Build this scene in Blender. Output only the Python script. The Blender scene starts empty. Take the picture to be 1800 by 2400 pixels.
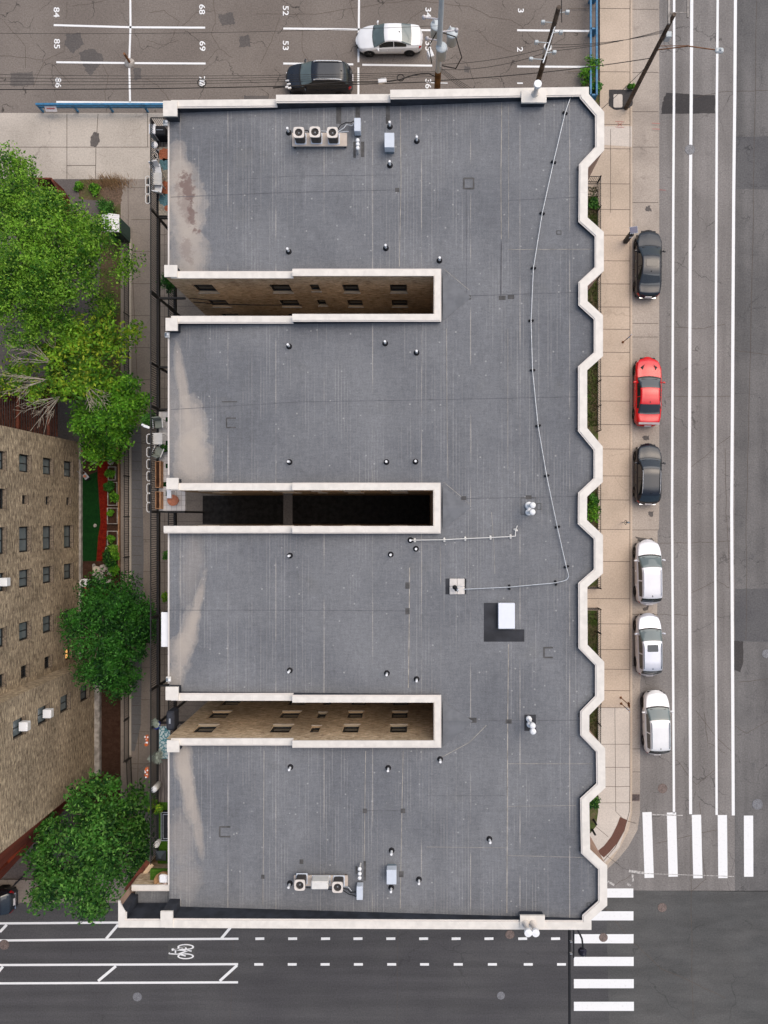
import bpy, math, random
import numpy as np
from mathutils import Vector, Matrix
R = math.radians
random.seed(7); rng = np.random.default_rng(7)
S = bpy.context.scene
C = S.collection
# ---------------------------------------------------------------- camera, sky, sun
CX, CY, F, H = 975.0, 1207.0, 1666.0, 53.0       # point straight below the camera (photo pixels), focal length, height
cam_d = bpy.data.cameras.new('camera'); cam = bpy.data.objects.new('camera', cam_d); C.objects.link(cam)
cam.location = (0, 0, H); cam.rotation_euler = (0, 0, 0)
cam_d.sensor_fit = 'VERTICAL'; cam_d.sensor_height = 36; cam_d.lens = 36 * F / 2400
cam_d.shift_x = (900 - CX) / 2400; cam_d.shift_y = (CY - 1200) / 2400
cam_d.clip_end = 500; cam_d.clip_start = 0.5
S.camera = cam
SUN_EL, SUN_AZ = 60, 50          # elevation; azimuth clockwise from +Y
w = bpy.data.worlds.new('World'); S.world = w; w.use_nodes = True
wn = w.node_tree; bg = wn.nodes['Background']
sky = wn.nodes.new('ShaderNodeTexSky'); sky.sky_type = 'NISHITA'; sky.sun_disc = False
sky.sun_elevation = R(SUN_EL); sky.sun_rotation = R(SUN_AZ); sky.air_density = 1.2; sky.dust_density = 4.5; sky.ozone_density = 0.6
wn.links.new(sky.outputs[0], bg.inputs[0]); bg.inputs[1].default_value = 0.15
sl = bpy.data.lights.new('sun', 'SUN'); so = bpy.data.objects.new('sun', sl); C.objects.link(so)
sl.energy = 1.35; sl.angle = R(72); sl.color = (1.0, 0.97, 0.93)
so.rotation_euler = (R(90 - SUN_EL), 0, R(180 - SUN_AZ)); so.location = (0, 0, 80)
S.view_settings.view_transform = 'Standard'; S.view_settings.look = 'None'; S.view_settings.gamma = 1
S.view_settings.exposure = 0.02
S.cycles.max_bounces = 8

# ---------------------------------------------------------------- helpers
def P(px, py, z=0.0):
    k = (H - z) / F
    return Vector(((px - CX) * k, (CY - py) * k, z))
class NT:
    def __init__(s, name):
        s.m = bpy.data.materials.new(name); s.m.use_nodes = True; s.t = s.m.node_tree
        s.b = s.t.nodes['Principled BSDF']
    def n(s, typ, **kw):
        nd = s.t.nodes.new('ShaderNode' + typ)
        for k, v in kw.items(): setattr(nd, k, v)
        return nd
    def l(s, a, b): s.t.links.new(a, b)
    def val(s, sock, v):
        if isinstance(v, bpy.types.NodeSocket): s.l(v, sock)
        else: sock.default_value = v
    def math(s, op, a, b=0.0, c=None, clamp=False):
        nd = s.n('Math', operation=op, use_clamp=clamp); s.val(nd.inputs[0], a); s.val(nd.inputs[1], b)
        if c is not None: s.val(nd.inputs[2], c)
        return nd.outputs[0]
    def pos(s): return s.n('NewGeometry').outputs['Position']
    def obj(s): return s.n('TexCoord').outputs['Object']
    def mapv(s, v, loc=(0,0,0), rot=(0,0,0), sc=(1,1,1), typ='POINT'):
        nd = s.n('Mapping', vector_type=typ); s.l(v, nd.inputs[0])
        nd.inputs[1].default_value = loc; nd.inputs[2].default_value = rot; nd.inputs[3].default_value = sc
        return nd.outputs[0]
    def noise(s, v, scale, detail=3, rough=.55):
        nd = s.n('TexNoise'); s.l(v, nd.inputs['Vector']); nd.inputs['Scale'].default_value = scale
        nd.inputs['Detail'].default_value = detail; nd.inputs['Roughness'].default_value = rough
        return nd.outputs['Fac']
    def vor(s, v, scale, feature='F1', rnd=1.0, out='Distance'):
        nd = s.n('TexVoronoi', feature=feature); s.l(v, nd.inputs['Vector']); nd.inputs['Scale'].default_value = scale
        nd.inputs['Randomness'].default_value = rnd
        return nd.outputs[out]
    def ramp(s, f, a, b, c=0.0, d=1.0, smooth=True):
        nd = s.n('MapRange'); nd.interpolation_type = 'SMOOTHSTEP' if smooth else 'LINEAR'
        s.val(nd.inputs[0], f)
        for i, x in zip((1, 2, 3, 4), (a, b, c, d)): nd.inputs[i].default_value = x
        return nd.outputs[0]
    def mix(s, f, a, b, mode='MIX'):
        nd = s.n('Mix', data_type='RGBA', blend_type=mode); s.val(nd.inputs[0], f)
        for i, x in ((6, a), (7, b)):
            if isinstance(x, bpy.types.NodeSocket): s.l(x, nd.inputs[i])
            else: nd.inputs[i].default_value = (*x, 1)
        return nd.outputs[2]
    def done(s, col, rough=.85, spec=.3, bump=None, bstr=.3, **kw):
        s.val(s.b.inputs['Base Color'], col if isinstance(col, bpy.types.NodeSocket) else (*col, 1))
        s.val(s.b.inputs['Roughness'], rough); s.b.inputs['Specular IOR Level'].default_value = spec
        for k, v in kw.items(): s.b.inputs[k.replace('_', ' ')].default_value = v
        if bump is not None:
            bn = s.n('Bump'); bn.inputs['Strength'].default_value = bstr; bn.inputs['Distance'].default_value = .02
            s.l(bump, bn.inputs['Height']); s.l(bn.outputs[0], s.b.inputs['Normal'])
        return s.m
def warp(t, v, scale, amt):
    nd = t.n('TexNoise'); t.l(v, nd.inputs['Vector']); nd.inputs['Scale'].default_value = scale; nd.inputs['Detail'].default_value = 3
    sub = t.n('VectorMath', operation='SUBTRACT'); t.l(nd.outputs['Color'], sub.inputs[0]); sub.inputs[1].default_value = (.5, .5, .5)
    sc = t.n('VectorMath', operation='SCALE'); t.l(sub.outputs[0], sc.inputs[0]); sc.inputs['Scale'].default_value = amt
    ad = t.n('VectorMath', operation='ADD'); t.l(v, ad.inputs[0]); t.l(sc.outputs[0], ad.inputs[1])
    return ad.outputs[0]
def simple(name, col, rough=.6, var=.12, scale=6, spec=.4, metal=0.0, obj=True, **kw):
    t = NT(name); v = t.obj() if obj else t.pos()
    f = t.noise(v, scale, 4)
    a = tuple(min(1, c * (1 + var)) for c in col); b = tuple(c * (1 - var) for c in col)
    return t.done(t.mix(t.ramp(f, .3, .7), b, a), rough, spec, Metallic=metal, **kw)
def ground_mat(name, c0, c1, dark, crack=.0, cscale=.22, grain=.22, rough=.92, blotch=.35, streak=None):
    t = NT(name); v = t.pos()
    big = t.ramp(t.noise(v, .22, 4), .32, .68)
    col = t.mix(big, c0, c1)
    bl = t.ramp(t.noise(v, .9, 5, .7), .56, .78)
    col = t.mix(t.math('MULTIPLY', bl, blotch), col, dark)
    fine = t.ramp(t.noise(v, 9, 2), .25, .75, 1 - grain, 1 + grain, False)
    fine2 = t.ramp(t.noise(v, 26, 1), .25, .75, 1 - grain * .8, 1 + grain * .8, False)
    col = t.mix(1.0, col, t.math('MULTIPLY', fine, fine2), 'MULTIPLY')
    if streak:
        sk = t.noise(t.mapv(v, sc=(streak[0], streak[1], 1)), 1, 4, .6); col = t.mix(1.0, col, t.ramp(sk, .3, .7, .84, 1.10), 'MULTIPLY')
    if crack > 0:
        wv = warp(t, warp(t, v, .5, 2.2), 2.6, .35)
        d = t.vor(wv, cscale, 'DISTANCE_TO_EDGE')
        ln = t.ramp(d, .0, .0085, 1, 0)
        msk = t.ramp(t.noise(v, .35, 2), .42, .60)
        f = t.math('MULTIPLY', t.math('MULTIPLY', ln, msk), crack)
        col = t.mix(f, col, tuple(c * .32 for c in dark))
    return t.done(col, rough, .2)
def brick_mat(name, cols, mortar, scale=1.0, contrast=.5):
    t = NT(name); g = t.n('NewGeometry')
    sp = t.n('SeparateXYZ'); t.l(g.outputs['Position'], sp.inputs[0])
    sn = t.n('SeparateXYZ'); t.l(g.outputs['True Normal'], sn.inputs[0])
    u = t.math('SUBTRACT', t.math('MULTIPLY', sp.outputs[1], sn.outputs[0]), t.math('MULTIPLY', sp.outputs[0], sn.outputs[1]))
    cb = t.n('CombineXYZ'); t.l(u, cb.inputs[0]); t.l(sp.outputs[2], cb.inputs[1])
    br = t.n('TexBrick'); t.l(cb.outputs[0], br.inputs['Vector'])
    br.inputs['Scale'].default_value = 1 / scale; br.inputs['Brick Width'].default_value = .34; br.inputs['Row Height'].default_value = .09
    br.inputs['Mortar Size'].default_value = .012; br.inputs['Color1'].default_value = (*cols[0], 1); br.inputs['Color2'].default_value = (*cols[1], 1)
    br.inputs['Mortar'].default_value = (*mortar, 1); br.inputs['Bias'].default_value = -.1
    st = t.mapv(cb.outputs[0], sc=(2.3, 9, 1))
    n1 = t.ramp(t.noise(st, 1.0, 3, .7), .48, .62)
    col = t.mix(t.math('MULTIPLY', n1, contrast), br.outputs['Color'], cols[2])
    n2 = t.ramp(t.noise(t.mapv(cb.outputs[0], loc=(7, 3, 0), sc=(2.0, 7, 1)), 1.1, 2, .6), .54, .66)
    col = t.mix(t.math('MULTIPLY', n2, contrast), col, cols[3])
    big = t.ramp(t.noise(cb.outputs[0], .35, 3), .3, .7, .74, 1.12)
    col = t.mix(1.0, col, big, 'MULTIPLY')
    return t.done(col, .93, .15, br.outputs['Fac'], .4)

class MB:
    def __init__(s): s.v = []; s.f = []; s.m = []; s.sm = []
    def add(s, vs, fs, m=0, sm=False):
        o = len(s.v); s.v += [tuple(x) for x in vs]
        for f in fs: s.f.append([i + o for i in f]); s.m.append(m); s.sm.append(sm)
        return s
    def poly(s, pts, m=0): return s.add(pts, [list(range(len(pts)))], m)
    def box(s, c, d, rz=0, m=0, tx=0, ty=0):
        x, y, z = d[0] / 2, d[1] / 2, d[2] / 2
        M = Matrix.Rotation(rz, 3, 'Z') @ Matrix.Rotation(tx, 3, 'X') @ Matrix.Rotation(ty, 3, 'Y')
        vs = [Vector(c) + M @ Vector(q) for q in ((-x,-y,-z),(x,-y,-z),(x,y,-z),(-x,y,-z),(-x,-y,z),(x,-y,z),(x,y,z),(-x,y,z))]
        return s.add(vs, [(0,3,2,1),(4,5,6,7),(0,1,5,4),(1,2,6,5),(2,3,7,6),(3,0,4,7)], m)
    def bbox(s, a, b, m=0):
        return s.box(((a[0]+b[0])/2,(a[1]+b[1])/2,(a[2]+b[2])/2),(abs(a[0]-b[0]),abs(a[1]-b[1]),abs(a[2]-b[2])),0,m)
    def rbox(s, c, d, r=.05, rz=0, m=0, n=3, bev=.03):      # rounded-corner box with a bevelled top
        x, y, z = d[0] / 2, d[1] / 2, d[2] / 2
        def ring(rr, ins, zz):
            out = []
            for cx_, cy_, a0 in ((x-rr, y-rr, 0), (-x+rr, y-rr, 90), (-x+rr, -y+rr, 180), (x-rr, -y+rr, 270)):
                for k in range(n + 1):
                    a = R(a0 + 90 * k / n); q = Vector((cx_ + (rr-ins) * math.cos(a), cy_ + (rr-ins) * math.sin(a), zz))
                    out.append(Vector(c) + Matrix.Rotation(rz, 3, 'Z') @ q)
            return out
        rr = max(r, bev + .001); rs = [ring(rr, 0, -z), ring(rr, 0, z - bev), ring(rr, bev, z)]
        N = len(rs[0]); vs = sum(rs, []); fs = []
        for j in range(2):
            for i in range(N): fs.append((j*N+i, j*N+(i+1)%N, (j+1)*N+(i+1)%N, (j+1)*N+i))
        fs.append(tuple(range(2*N, 3*N))); fs.append(tuple(reversed(range(N))))
        return s.add(vs, fs, m)
    def tube(s, p0, p1, r0, r1=None, n=8, m=0, caps=True, sm=True):
        p0 = Vector(p0); p1 = Vector(p1); r1 = r0 if r1 is None else r1
        d = (p1 - p0).normalized(); a = d.orthogonal().normalized(); b = d.cross(a)
        vs = []
        for p, r in ((p0, r0), (p1, r1)):
            for i in range(n):
                t = 2 * math.pi * i / n; vs.append(p + (a * math.cos(t) + b * math.sin(t)) * r)
        s.add(vs, [(i, (i+1)%n, n+(i+1)%n, n+i) for i in range(n)], m, sm)
        if caps: s.add(vs, [tuple(reversed(range(n))), tuple(range(n, 2*n))], m)
        return s
    def path(s, pts, r, n=6, m=0):
        for a, b in zip(pts[:-1], pts[1:]):
            if (Vector(a) - Vector(b)).length > 1e-5: s.tube(a, b, r, r, n, m)
        return s
    def lathe(s, c, prof, n=16, m=0, sm=True):
        vs = []; fs = []
        for r, z in prof:
            for i in range(n):
                t = 2 * math.pi * i / n; vs.append((c[0] + r * math.cos(t), c[1] + r * math.sin(t), c[2] + z))
        for j in range(len(prof) - 1):
            for i in range(n): fs.append((j*n+i, j*n+(i+1)%n, (j+1)*n+(i+1)%n, (j+1)*n+i))
        s.add(vs, fs, m, sm)
        if prof[-1][0] > .003: s.add(vs[-n:], [tuple(range(n))], m)
        return s
    def strip(s, pts, w, z=None, m=0):     # flat ribbon following a polyline of points
        pts = [Vector(p) for p in pts]; L = []; Rr = []
        for i, p in enumerate(pts):
            a = pts[max(0, i-1)]; b = pts[min(len(pts)-1, i+1)]; d = (b - a); d.z = 0; d.normalize()
            nrm = Vector((-d.y, d.x, 0)) * w / 2; L.append(p + nrm); Rr.append(p - nrm)
        n = len(pts); return s.add(L + Rr, [(i, n+i, n+i+1, i+1) for i in range(n-1)], m)
    def build(s, name, mats, parent=None, origin=None):
        if not isinstance(mats, (list, tuple)): mats = [mats]
        off = Vector((0, 0, 0))
        if parent is not None:
            r = parent
            while r.parent: r = r.parent
            off = Vector(r.location)
        elif origin == 'auto':
            a = np.array(s.v); off = Vector(((a[:,0].min()+a[:,0].max())/2, (a[:,1].min()+a[:,1].max())/2, a[:,2].min()))
        me = bpy.data.meshes.new(name)
        me.from_pydata([tuple(Vector(v) - off) for v in s.v], [], s.f)
        for mt in mats: me.materials.append(mt)
        me.polygons.foreach_set('material_index', s.m); me.polygons.foreach_set('use_smooth', s.sm); me.update()
        o = bpy.data.objects.new(name, me); C.objects.link(o)
        if parent is not None: o.parent = parent
        else: o.location = off
        return o
def tag(o, label=None, cat=None, group=None, kind=None):
    if label: o['label'] = label
    if cat: o['category'] = cat
    if group: o['group'] = group
    if kind: o['kind'] = kind
    return o
def thing(name, label, cat, loc=(0,0,0), group=None, kind=None):
    o = bpy.data.objects.new(name, None); C.objects.link(o); o.location = loc; o.empty_display_size = .2
    return tag(o, label, cat, group, kind)
def solo(mb, name, mats, label, cat, group=None):
    return tag(mb.build(name, mats, None, 'auto'), label, cat, group)
def struct(mb, name, mats, label=None, cat=None):
    return tag(mb.build(name, mats), label, cat, None, 'structure')
def copy_tree(o, parent=None):
    c = o.copy(); C.objects.link(c); c.parent = parent
    for ch in list(o.children): copy_tree(ch, c)
    return c
def text_mesh(txt, size, mat, parent, loc, rz, name='painted_number', bold=.02, sx=1.0):
    cu = bpy.data.curves.new('t', 'FONT'); cu.body = txt; cu.size = size; cu.align_x = 'CENTER'; cu.align_y = 'CENTER'; cu.offset = bold
    ob = bpy.data.objects.new('t', cu); C.objects.link(ob)
    dg = bpy.context.evaluated_depsgraph_get(); me = bpy.data.meshes.new_from_object(ob.evaluated_get(dg))
    bpy.data.objects.remove(ob); bpy.data.curves.remove(cu)
    M = Matrix.Translation(loc) @ Matrix.Rotation(rz, 4, 'Z') @ Matrix.Diagonal((sx, 1, 1, 1)); me.transform(M)
    me.materials.clear(); me.materials.append(mat)
    o = bpy.data.objects.new(name, me); C.objects.link(o); o.parent = parent
    if parent:
        me.transform(Matrix.Translation(-Vector(parent.location)))
    return o

# ---------------------------------------------------------------- materials
M = {}
M['lot'] = ground_mat('lot_asphalt', (.165,.140,.122), (.20,.172,.150), (.085,.075,.068), .85, .24)
M['street'] = ground_mat('street_asphalt', (.185,.171,.161), (.225,.208,.196), (.11,.102,.098), .6, .2, .22, .92, .4, (1.1, .05))
M['street_old'] = ground_mat('old_asphalt', (.112,.108,.106), (.16,.152,.147), (.07,.07,.073), .55, .3, .2, .92, .6, (.9, .05))
M['street_old2'] = ground_mat('old_asphalt_dark', (.088,.086,.090), (.115,.112,.112), (.055,.055,.06), .55, .3, .2, .92, .8)
M['cross'] = ground_mat('fresh_asphalt', (.072,.070,.073), (.086,.084,.085), (.062,.06,.062), .25, .12, .18, .92, .2, (.05, 1.0))
M['junction'] = ground_mat('junction_asphalt', (.084,.084,.082), (.102,.100,.096), (.066,.066,.066), .35, .13, .18, .92, .3, (.25, .9))
M['apron'] = ground_mat('apron_concrete', (.39,.345,.295), (.49,.435,.375), (.26,.225,.19), .3, .18, .14)
M['walk'] = ground_mat('walk_concrete', (.44,.355,.275), (.54,.435,.34), (.31,.24,.185), .18, .12, .12, .92, .3)
M['gutter'] = ground_mat('gutter_concrete', (.31,.265,.225), (.42,.36,.305), (.17,.14,.12), .2, .15, .15, .92, .7)
M['alley'] = ground_mat('alley_concrete', (.215,.182,.155), (.285,.242,.205), (.14,.115,.097), .4, .2, .14)
M['slab'] = ground_mat('grey_slab', (.13,.125,.125), (.17,.165,.165), (.09,.085,.085), .1, .3, .1)
M['curbstone'] = ground_mat('kerb_concrete', (.43,.38,.32), (.50,.44,.37), (.30,.26,.22), 0, .2, .1)
M['newwalk'] = ground_mat('new_concrete', (.52,.46,.40), (.60,.53,.46), (.42,.37,.32), .1, .12, .1, .9, .15)
M['yardasph'] = ground_mat('yard_asphalt', (.115,.10,.095), (.14,.125,.115), (.07,.06,.06), .3, .3, .2)
M['patch'] = ground_mat('patch_asphalt', (.05,.046,.046), (.065,.06,.058), (.035,.032,.032), 0, .2, .2)
M['patch2'] = ground_mat('worn_patch', (.10,.09,.085), (.13,.115,.105), (.07,.065,.06), .5, .8, .2)
M['soil'] = ground_mat('soil', (.10,.066,.045), (.17,.115,.08), (.04,.026,.02), 0, .3, .4, .98, .8)
M['joint'] = simple('joint_dark', (.10,.08,.065), .95, .2, 3, .1, obj=False)
M['white_line'] = NT('road_paint')
t = M['white_line']; v = t.pos()
wear = t.ramp(t.noise(v, 6, 5, .75), .54, .70)
M['white_line'] = t.done(t.mix(t.math('MULTIPLY', wear, .35), (.80,.80,.79), (.45,.43,.41)), .7, .3)
M['red_paint'] = simple('marking_spray', (.42,.10,.09), .8, .2, 8, .2)
M['brown_tactile'] = simple('tactile_brown', (.13,.062,.045), .8, .15, 20, .2, obj=False)

def grass_like(name, a, b, c, sc=3):
    t = NT(name); v = t.pos(); f = t.ramp(t.noise(v, sc, 5, .7), .35, .65); g = t.ramp(t.noise(v, sc * 6, 2), .3, .7)
    return t.done(t.mix(t.math('MULTIPLY', g, .5), t.mix(f, a, b), c), .95, .1)
M['strip_ground'] = grass_like('strip_ground', (.055,.10,.018), (.17,.125,.08), (.05,.045,.02), 1.4)
M['lawn'] = grass_like('turf', (.004,.030,.006), (.008,.048,.009), (.002,.014,.003), 3)
M['yard_ground'] = grass_like('yard_ground', (.16,.11,.075), (.09,.10,.035), (.05,.035,.02), 1.2)
M['mulch_red'] = grass_like('red_mulch', (.21,.018,.007), (.12,.008,.004), (.07,.004,.003), 4)
M['mulch_dark'] = grass_like('dark_mulch', (.045,.022,.014), (.075,.04,.026), (.02,.01,.008), 3)

# roof membrane --------------------------------------------------
def roof_mat():
    t = NT('roof_membrane'); v = t.pos()
    big = t.ramp(t.noise(v, .16, 5), .3, .7)
    col = t.mix(big, (.138,.142,.152), (.186,.189,.196))
    sp = t.n('SeparateXYZ'); t.l(v, sp.inputs[0]); X, Y = sp.outputs[0], sp.outputs[1]
    # rolls: slightly different tone per 0.92 m roll
    roll = t.n('TexWhiteNoise'); roll.noise_dimensions = '2D'
    cb = t.n('CombineXYZ'); t.l(t.math('FLOOR', t.math('DIVIDE', X, .92)), cb.inputs[0]); t.l(t.math('FLOOR', t.math('DIVIDE', Y, 5.6)), cb.inputs[1])
    t.l(cb.outputs[0], roll.inputs['Vector'])
    col = t.mix(1.0, col, t.ramp(roll.outputs['Value'], 0, 1, .955, 1.045, False), 'MULTIPLY')
    # fine pinstripes
    wv = t.math('MULTIPLY', t.math('SINE', t.math('MULTIPLY', X, 2 * math.pi / .172)), .5)
    pin = t.ramp(wv, .25, .45)
    m1 = t.ramp(t.noise(t.mapv(v, sc=(.40, .14, 1)), 1, 2), .43, .55)
    m2 = t.ramp(t.noise(t.mapv(v, sc=(5, .16, 1)), 1, 2), .42, .62)
    col = t.mix(t.math('MULTIPLY', t.math('MULTIPLY', pin, m1), t.math('MULTIPLY', m2, .30)), col, (.40,.385,.365))
    # broader chalky lines between rolls
    fx = t.math('ABSOLUTE', t.math('SUBTRACT', t.math('FRACT', t.math('DIVIDE', t.math('ADD', X, 40), 2.78)), .5))
    chalk = t.ramp(fx, .0, .016, 1, 0)
    m3 = t.ramp(t.noise(t.mapv(v, sc=(1, .35, 1)), 1, 4), .42, .62)
    col = t.mix(t.math('MULTIPLY', t.math('MULTIPLY', chalk, m3), .6), col, (.46,.42,.37))
    # faint woven mottling
    mot = t.ramp(t.noise(t.mapv(v, sc=(5, 1.2, 1)), 1.6, 3, .7), .3, .7, .90, 1.09, False)
    mot2 = t.ramp(t.noise(t.mapv(v, sc=(1.2, 6, 1)), 1.6, 3, .7), .3, .7, .90, 1.10, False)
    gr = t.ramp(t.noise(v, 16, 2), .25, .75, .82, 1.18, False)
    col = t.mix(1.0, col, t.math('MULTIPLY', t.math('MULTIPLY', mot, mot2), gr), 'MULTIPLY')
    # fastener dots
    dd = t.vor(t.mapv(v, sc=(1, 1.0, .01)), 1.55, 'F1', .8)
    dots = t.ramp(dd, .05, .10, 1, 0)
    dm = t.ramp(t.noise(t.mapv(v, loc=(5, 9, 0)), .7, 2), .30, .50)
    col = t.mix(t.math('MULTIPLY', t.math('MULTIPLY', dots, dm), .50), col, (.46,.45,.43))
    # dirt near parapets, brownish
    dk = t.ramp(t.noise(t.mapv(v, loc=(2, 2, 0)), .45, 4), .60, .80)
    col = t.mix(t.math('MULTIPLY', dk, .25), col, (.15,.145,.13))
    # dried ponding stains along the low west edge (centre px, radii m, tilt deg, strength)
    wn_ = t.noise(v, .9, 5, .65)
    for (px, py, rx, ry, rot, st) in ((421,400,.62,1.7,6,.85),(435,480,1.15,2.5,5,.95),(440,590,1.1,2.0,2,.65),(455,600,.9,1.5,0,.4),
            (428,905,.32,2.6,9,.75),(452,1000,.85,1.8,8,.9),(455,1080,1.15,1.9,2,.9),(420,1000,.9,3.0,4,.35),
            (462,1420,.28,2.0,-14,.75),(440,1490,.55,1.9,-12,.85),(424,1530,.7,1.1,0,.7),(412,1585,.5,.8,0,.6),(450,1330,.7,2.2,-6,.3),
            (430,1785,.62,1.4,2,.9),(440,1850,.45,2.2,7,.9),(462,1930,.3,2.2,9,.65),(428,1960,.8,1.6,4,.4),(440,2060,.9,1.2,6,.3)):
        p = P(px, py, 12.05)
        q = t.mapv(v, loc=(p.x, p.y, 12.05), rot=(0, 0, R(rot)), sc=(rx, ry, 50), typ='TEXTURE')
        ln = t.n('VectorMath', operation='LENGTH'); t.l(q, ln.inputs[0])
        d = t.math('ADD', ln.outputs['Value'], t.math('MULTIPLY', t.math('SUBTRACT', wn_, .5), 1.1))
        f = t.math('MULTIPLY', t.math('MULTIPLY', t.ramp(d, .45, 1.2, .9, 0), st), t.ramp(gr, .82, 1.18, .82, 1.0, False), clamp=True)
        rim = t.math('MULTIPLY', t.ramp(d, .84, .97), t.ramp(d, .97, 1.08, st*.2, 0))
        col = t.mix(f, col, (.42,.365,.31)); col = t.mix(rim, col, (.47,.42,.36))
    for (px, py, rx, ry, st) in ((440,440,.45,1.1,.8),(452,510,.25,1.2,.8),(435,470,.5,1.8,.4),(440,590,.4,.9,.35)):
        p = P(px, py, 12.05)
        q = t.mapv(v, loc=(p.x, p.y, 12.05), rot=(0, 0, R(12)), sc=(rx, ry, 50), typ='TEXTURE')
        ln = t.n('VectorMath', operation='LENGTH'); t.l(q, ln.inputs[0])
        d = t.math('ADD', ln.outputs['Value'], t.math('MULTIPLY', t.math('SUBTRACT', t.noise(v, 3.2, 4, .7), .5), 3.0))
        col = t.mix(t.math('MULTIPLY', t.ramp(d, .5, 1.0, 1, 0), st), col, (.17,.115,.10))
    return t.done(col, .8, .3)
M['roof'] = roof_mat()
M['membrane_dark'] = simple('membrane_flashing', (.030,.034,.044), .6, .35, 1.5, .35, obj=False)
M['seam_dark'] = simple('seam_dark', (.105,.105,.115), .85, .3, 2, .2, obj=False)
M['seam_tan'] = simple('seam_chalk', (.33,.30,.26), .85, .35, 2, .2, obj=False)
M['seam_patch'] = simple('sealed_patch', (.085,.082,.08), .8, .3, 3, .2, obj=False)
M['patch_black'] = simple('new_membrane', (.030,.031,.036), .7, .3, 1.2, .3, obj=False)
M['cricket'] = simple('cricket_membrane', (.150,.154,.163), .8, .12, 2, .3, obj=False)
M['coping'] = simple('coping_metal', (.70,.655,.59), .5, .07, 2.2, .4, obj=False)
M['coping_edge'] = simple('coping_edge', (.66,.61,.56), .5, .05, 1, .3, obj=False)
M['brick'] = brick_mat('tan_brick', ((.66,.48,.30),(.52,.37,.22),(.82,.66,.46),(.28,.18,.11)), (.42,.34,.24), 1.0, .85)
M['brick_old'] = brick_mat('weathered_brick', ((.40,.315,.215),(.30,.225,.15),(.66,.53,.36),(.14,.105,.075)), (.25,.20,.145), 1.0, .85)
M['brick_red'] = brick_mat('red_brick', ((.26,.05,.022),(.20,.038,.018),(.30,.065,.03),(.12,.028,.016)), (.14,.05,.035), 1.0, .3)
M['facade'] = simple('street_facade', (.36,.24,.18), .85, .15, 1.5, .2, obj=False)
M['stone'] = simple('stone_trim', (.42,.36,.29), .85, .2, 3, .2, obj=False)
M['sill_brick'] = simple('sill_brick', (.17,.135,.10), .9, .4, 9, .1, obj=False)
M['pale_stone'] = simple('pale_stone', (.33,.30,.27), .9, .35, 2.5, .2, obj=False)
def glassy(name, col, rough=.06, spec=.8):
    t = NT(name); f = t.noise(t.obj(), 1.3, 2)
    return t.done(t.mix(f, tuple(c*.6 for c in col), tuple(c*1.3 for c in col)), rough, spec)
M['glass'] = glassy('window_glass', (.012,.014,.016), .10, .25)
M['court_floor_shade'] = simple('court_floor_shade', (.035,.032,.030), .95, .3, 3, .1, obj=False)  # deep shade of the light wells put into the floor colour
M['curtain_glass'] = glassy('curtained_glass', (.15,.18,.185), .12, .6)
M['car_glass'] = glassy('car_glass', (.010,.016,.020), .03, .9)
M['frame_dark'] = simple('frame_dark', (.014,.016,.018), .5, .2, 5)
t = NT('lit_room'); M['lit'] = t.done((.7,.35,.12), .5); t.b.inputs['Emission Color'].default_value = (1,.5,.16,1); t.b.inputs['Emission Strength'].default_value = .9
M['white'] = simple('white_enamel', (.80,.80,.80), .4, .03, 3)
M['offwhite'] = simple('offwhite_plastic', (.66,.64,.60), .5, .06, 4)
M['grey_box'] = simple('grey_enamel', (.56,.60,.66), .4, .04, 3)
M['grey_dark'] = simple('grey_blue_metal', (.16,.20,.23), .45, .1, 4)
M['steel'] = simple('galvanised', (.50,.52,.54), .38, .15, 8, .5, .5)
M['black'] = simple('black_matt', (.012,.012,.013), .6, .3, 6)
M['rubber'] = simple('black_rubber', (.018,.018,.02), .8, .2, 8, .2)
M['beige_pad'] = simple('beige_pad', (.52,.44,.37), .7, .08, 3)
M['ac_cream'] = simple('cream_enamel', (.66,.60,.54), .4, .05, 5)
M['ac_fin'] = simple('condenser_fins', (.06,.052,.048), .6, .5, 30)
M['iron'] = simple('wrought_iron', (.016,.014,.013), .55, .3, 10)
M['blue_steel'] = simple('blue_painted_steel', (.035,.17,.32), .45, .25, 3)
M['wood_pole'] = simple('pole_timber', (.095,.072,.055), .85, .4, 4, .2)
M['pole_brown'] = simple('pole_brown_timber', (.14,.07,.025), .8, .4, 3, .2)
M['tank_grey'] = simple('transformer_grey', (.50,.54,.55), .4, .05, 3)
M['wire'] = simple('cable_black', (.02,.016,.014), .6, .2, 5)
M['cedar'] = simple('red_cedar', (.115,.032,.017), .75, .45, 3, .25)
M['cedar_dark'] = simple('stained_deck', (.062,.022,.013), .8, .5, 5, .2)
M['planter_wood'] = simple('planter_timber', (.42,.22,.11), .7, .25, 5)
M['grey_wood'] = NT('weathered_deck'); t = M['grey_wood']
M['grey_wood'] = t.done(t.mix(t.ramp(t.noise(t.mapv(t.pos(), sc=(9, .8, 1)), 1.2, 3), .3, .7), (.075,.062,.055), (.20,.17,.15)), .85, .2)
M['terracotta'] = simple('terracotta', (.44,.16,.085), .75, .15, 6)
M['orange'] = simple('orange_blooms', (.50,.10,.015), .7, .5, 30)
M['toilet_green'] = simple('dark_green_plastic', (.006,.045,.035), .4, .15, 4)
M['trunk'] = simple('bark', (.13,.10,.075), .9, .35, 5, .1)
M['twig'] = simple('bare_twig', (.33,.29,.23), .9, .3, 6, .1)
M['cushion_grey'] = simple('sage_fabric', (.21,.23,.20), .9, .1, 8, .1)
M['wicker'] = simple('wicker', (.26,.15,.07), .8, .4, 25, .2)
M['blue_pot'] = simple('blue_glaze', (.01,.04,.42), .15, .1, 4, .7)
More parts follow.
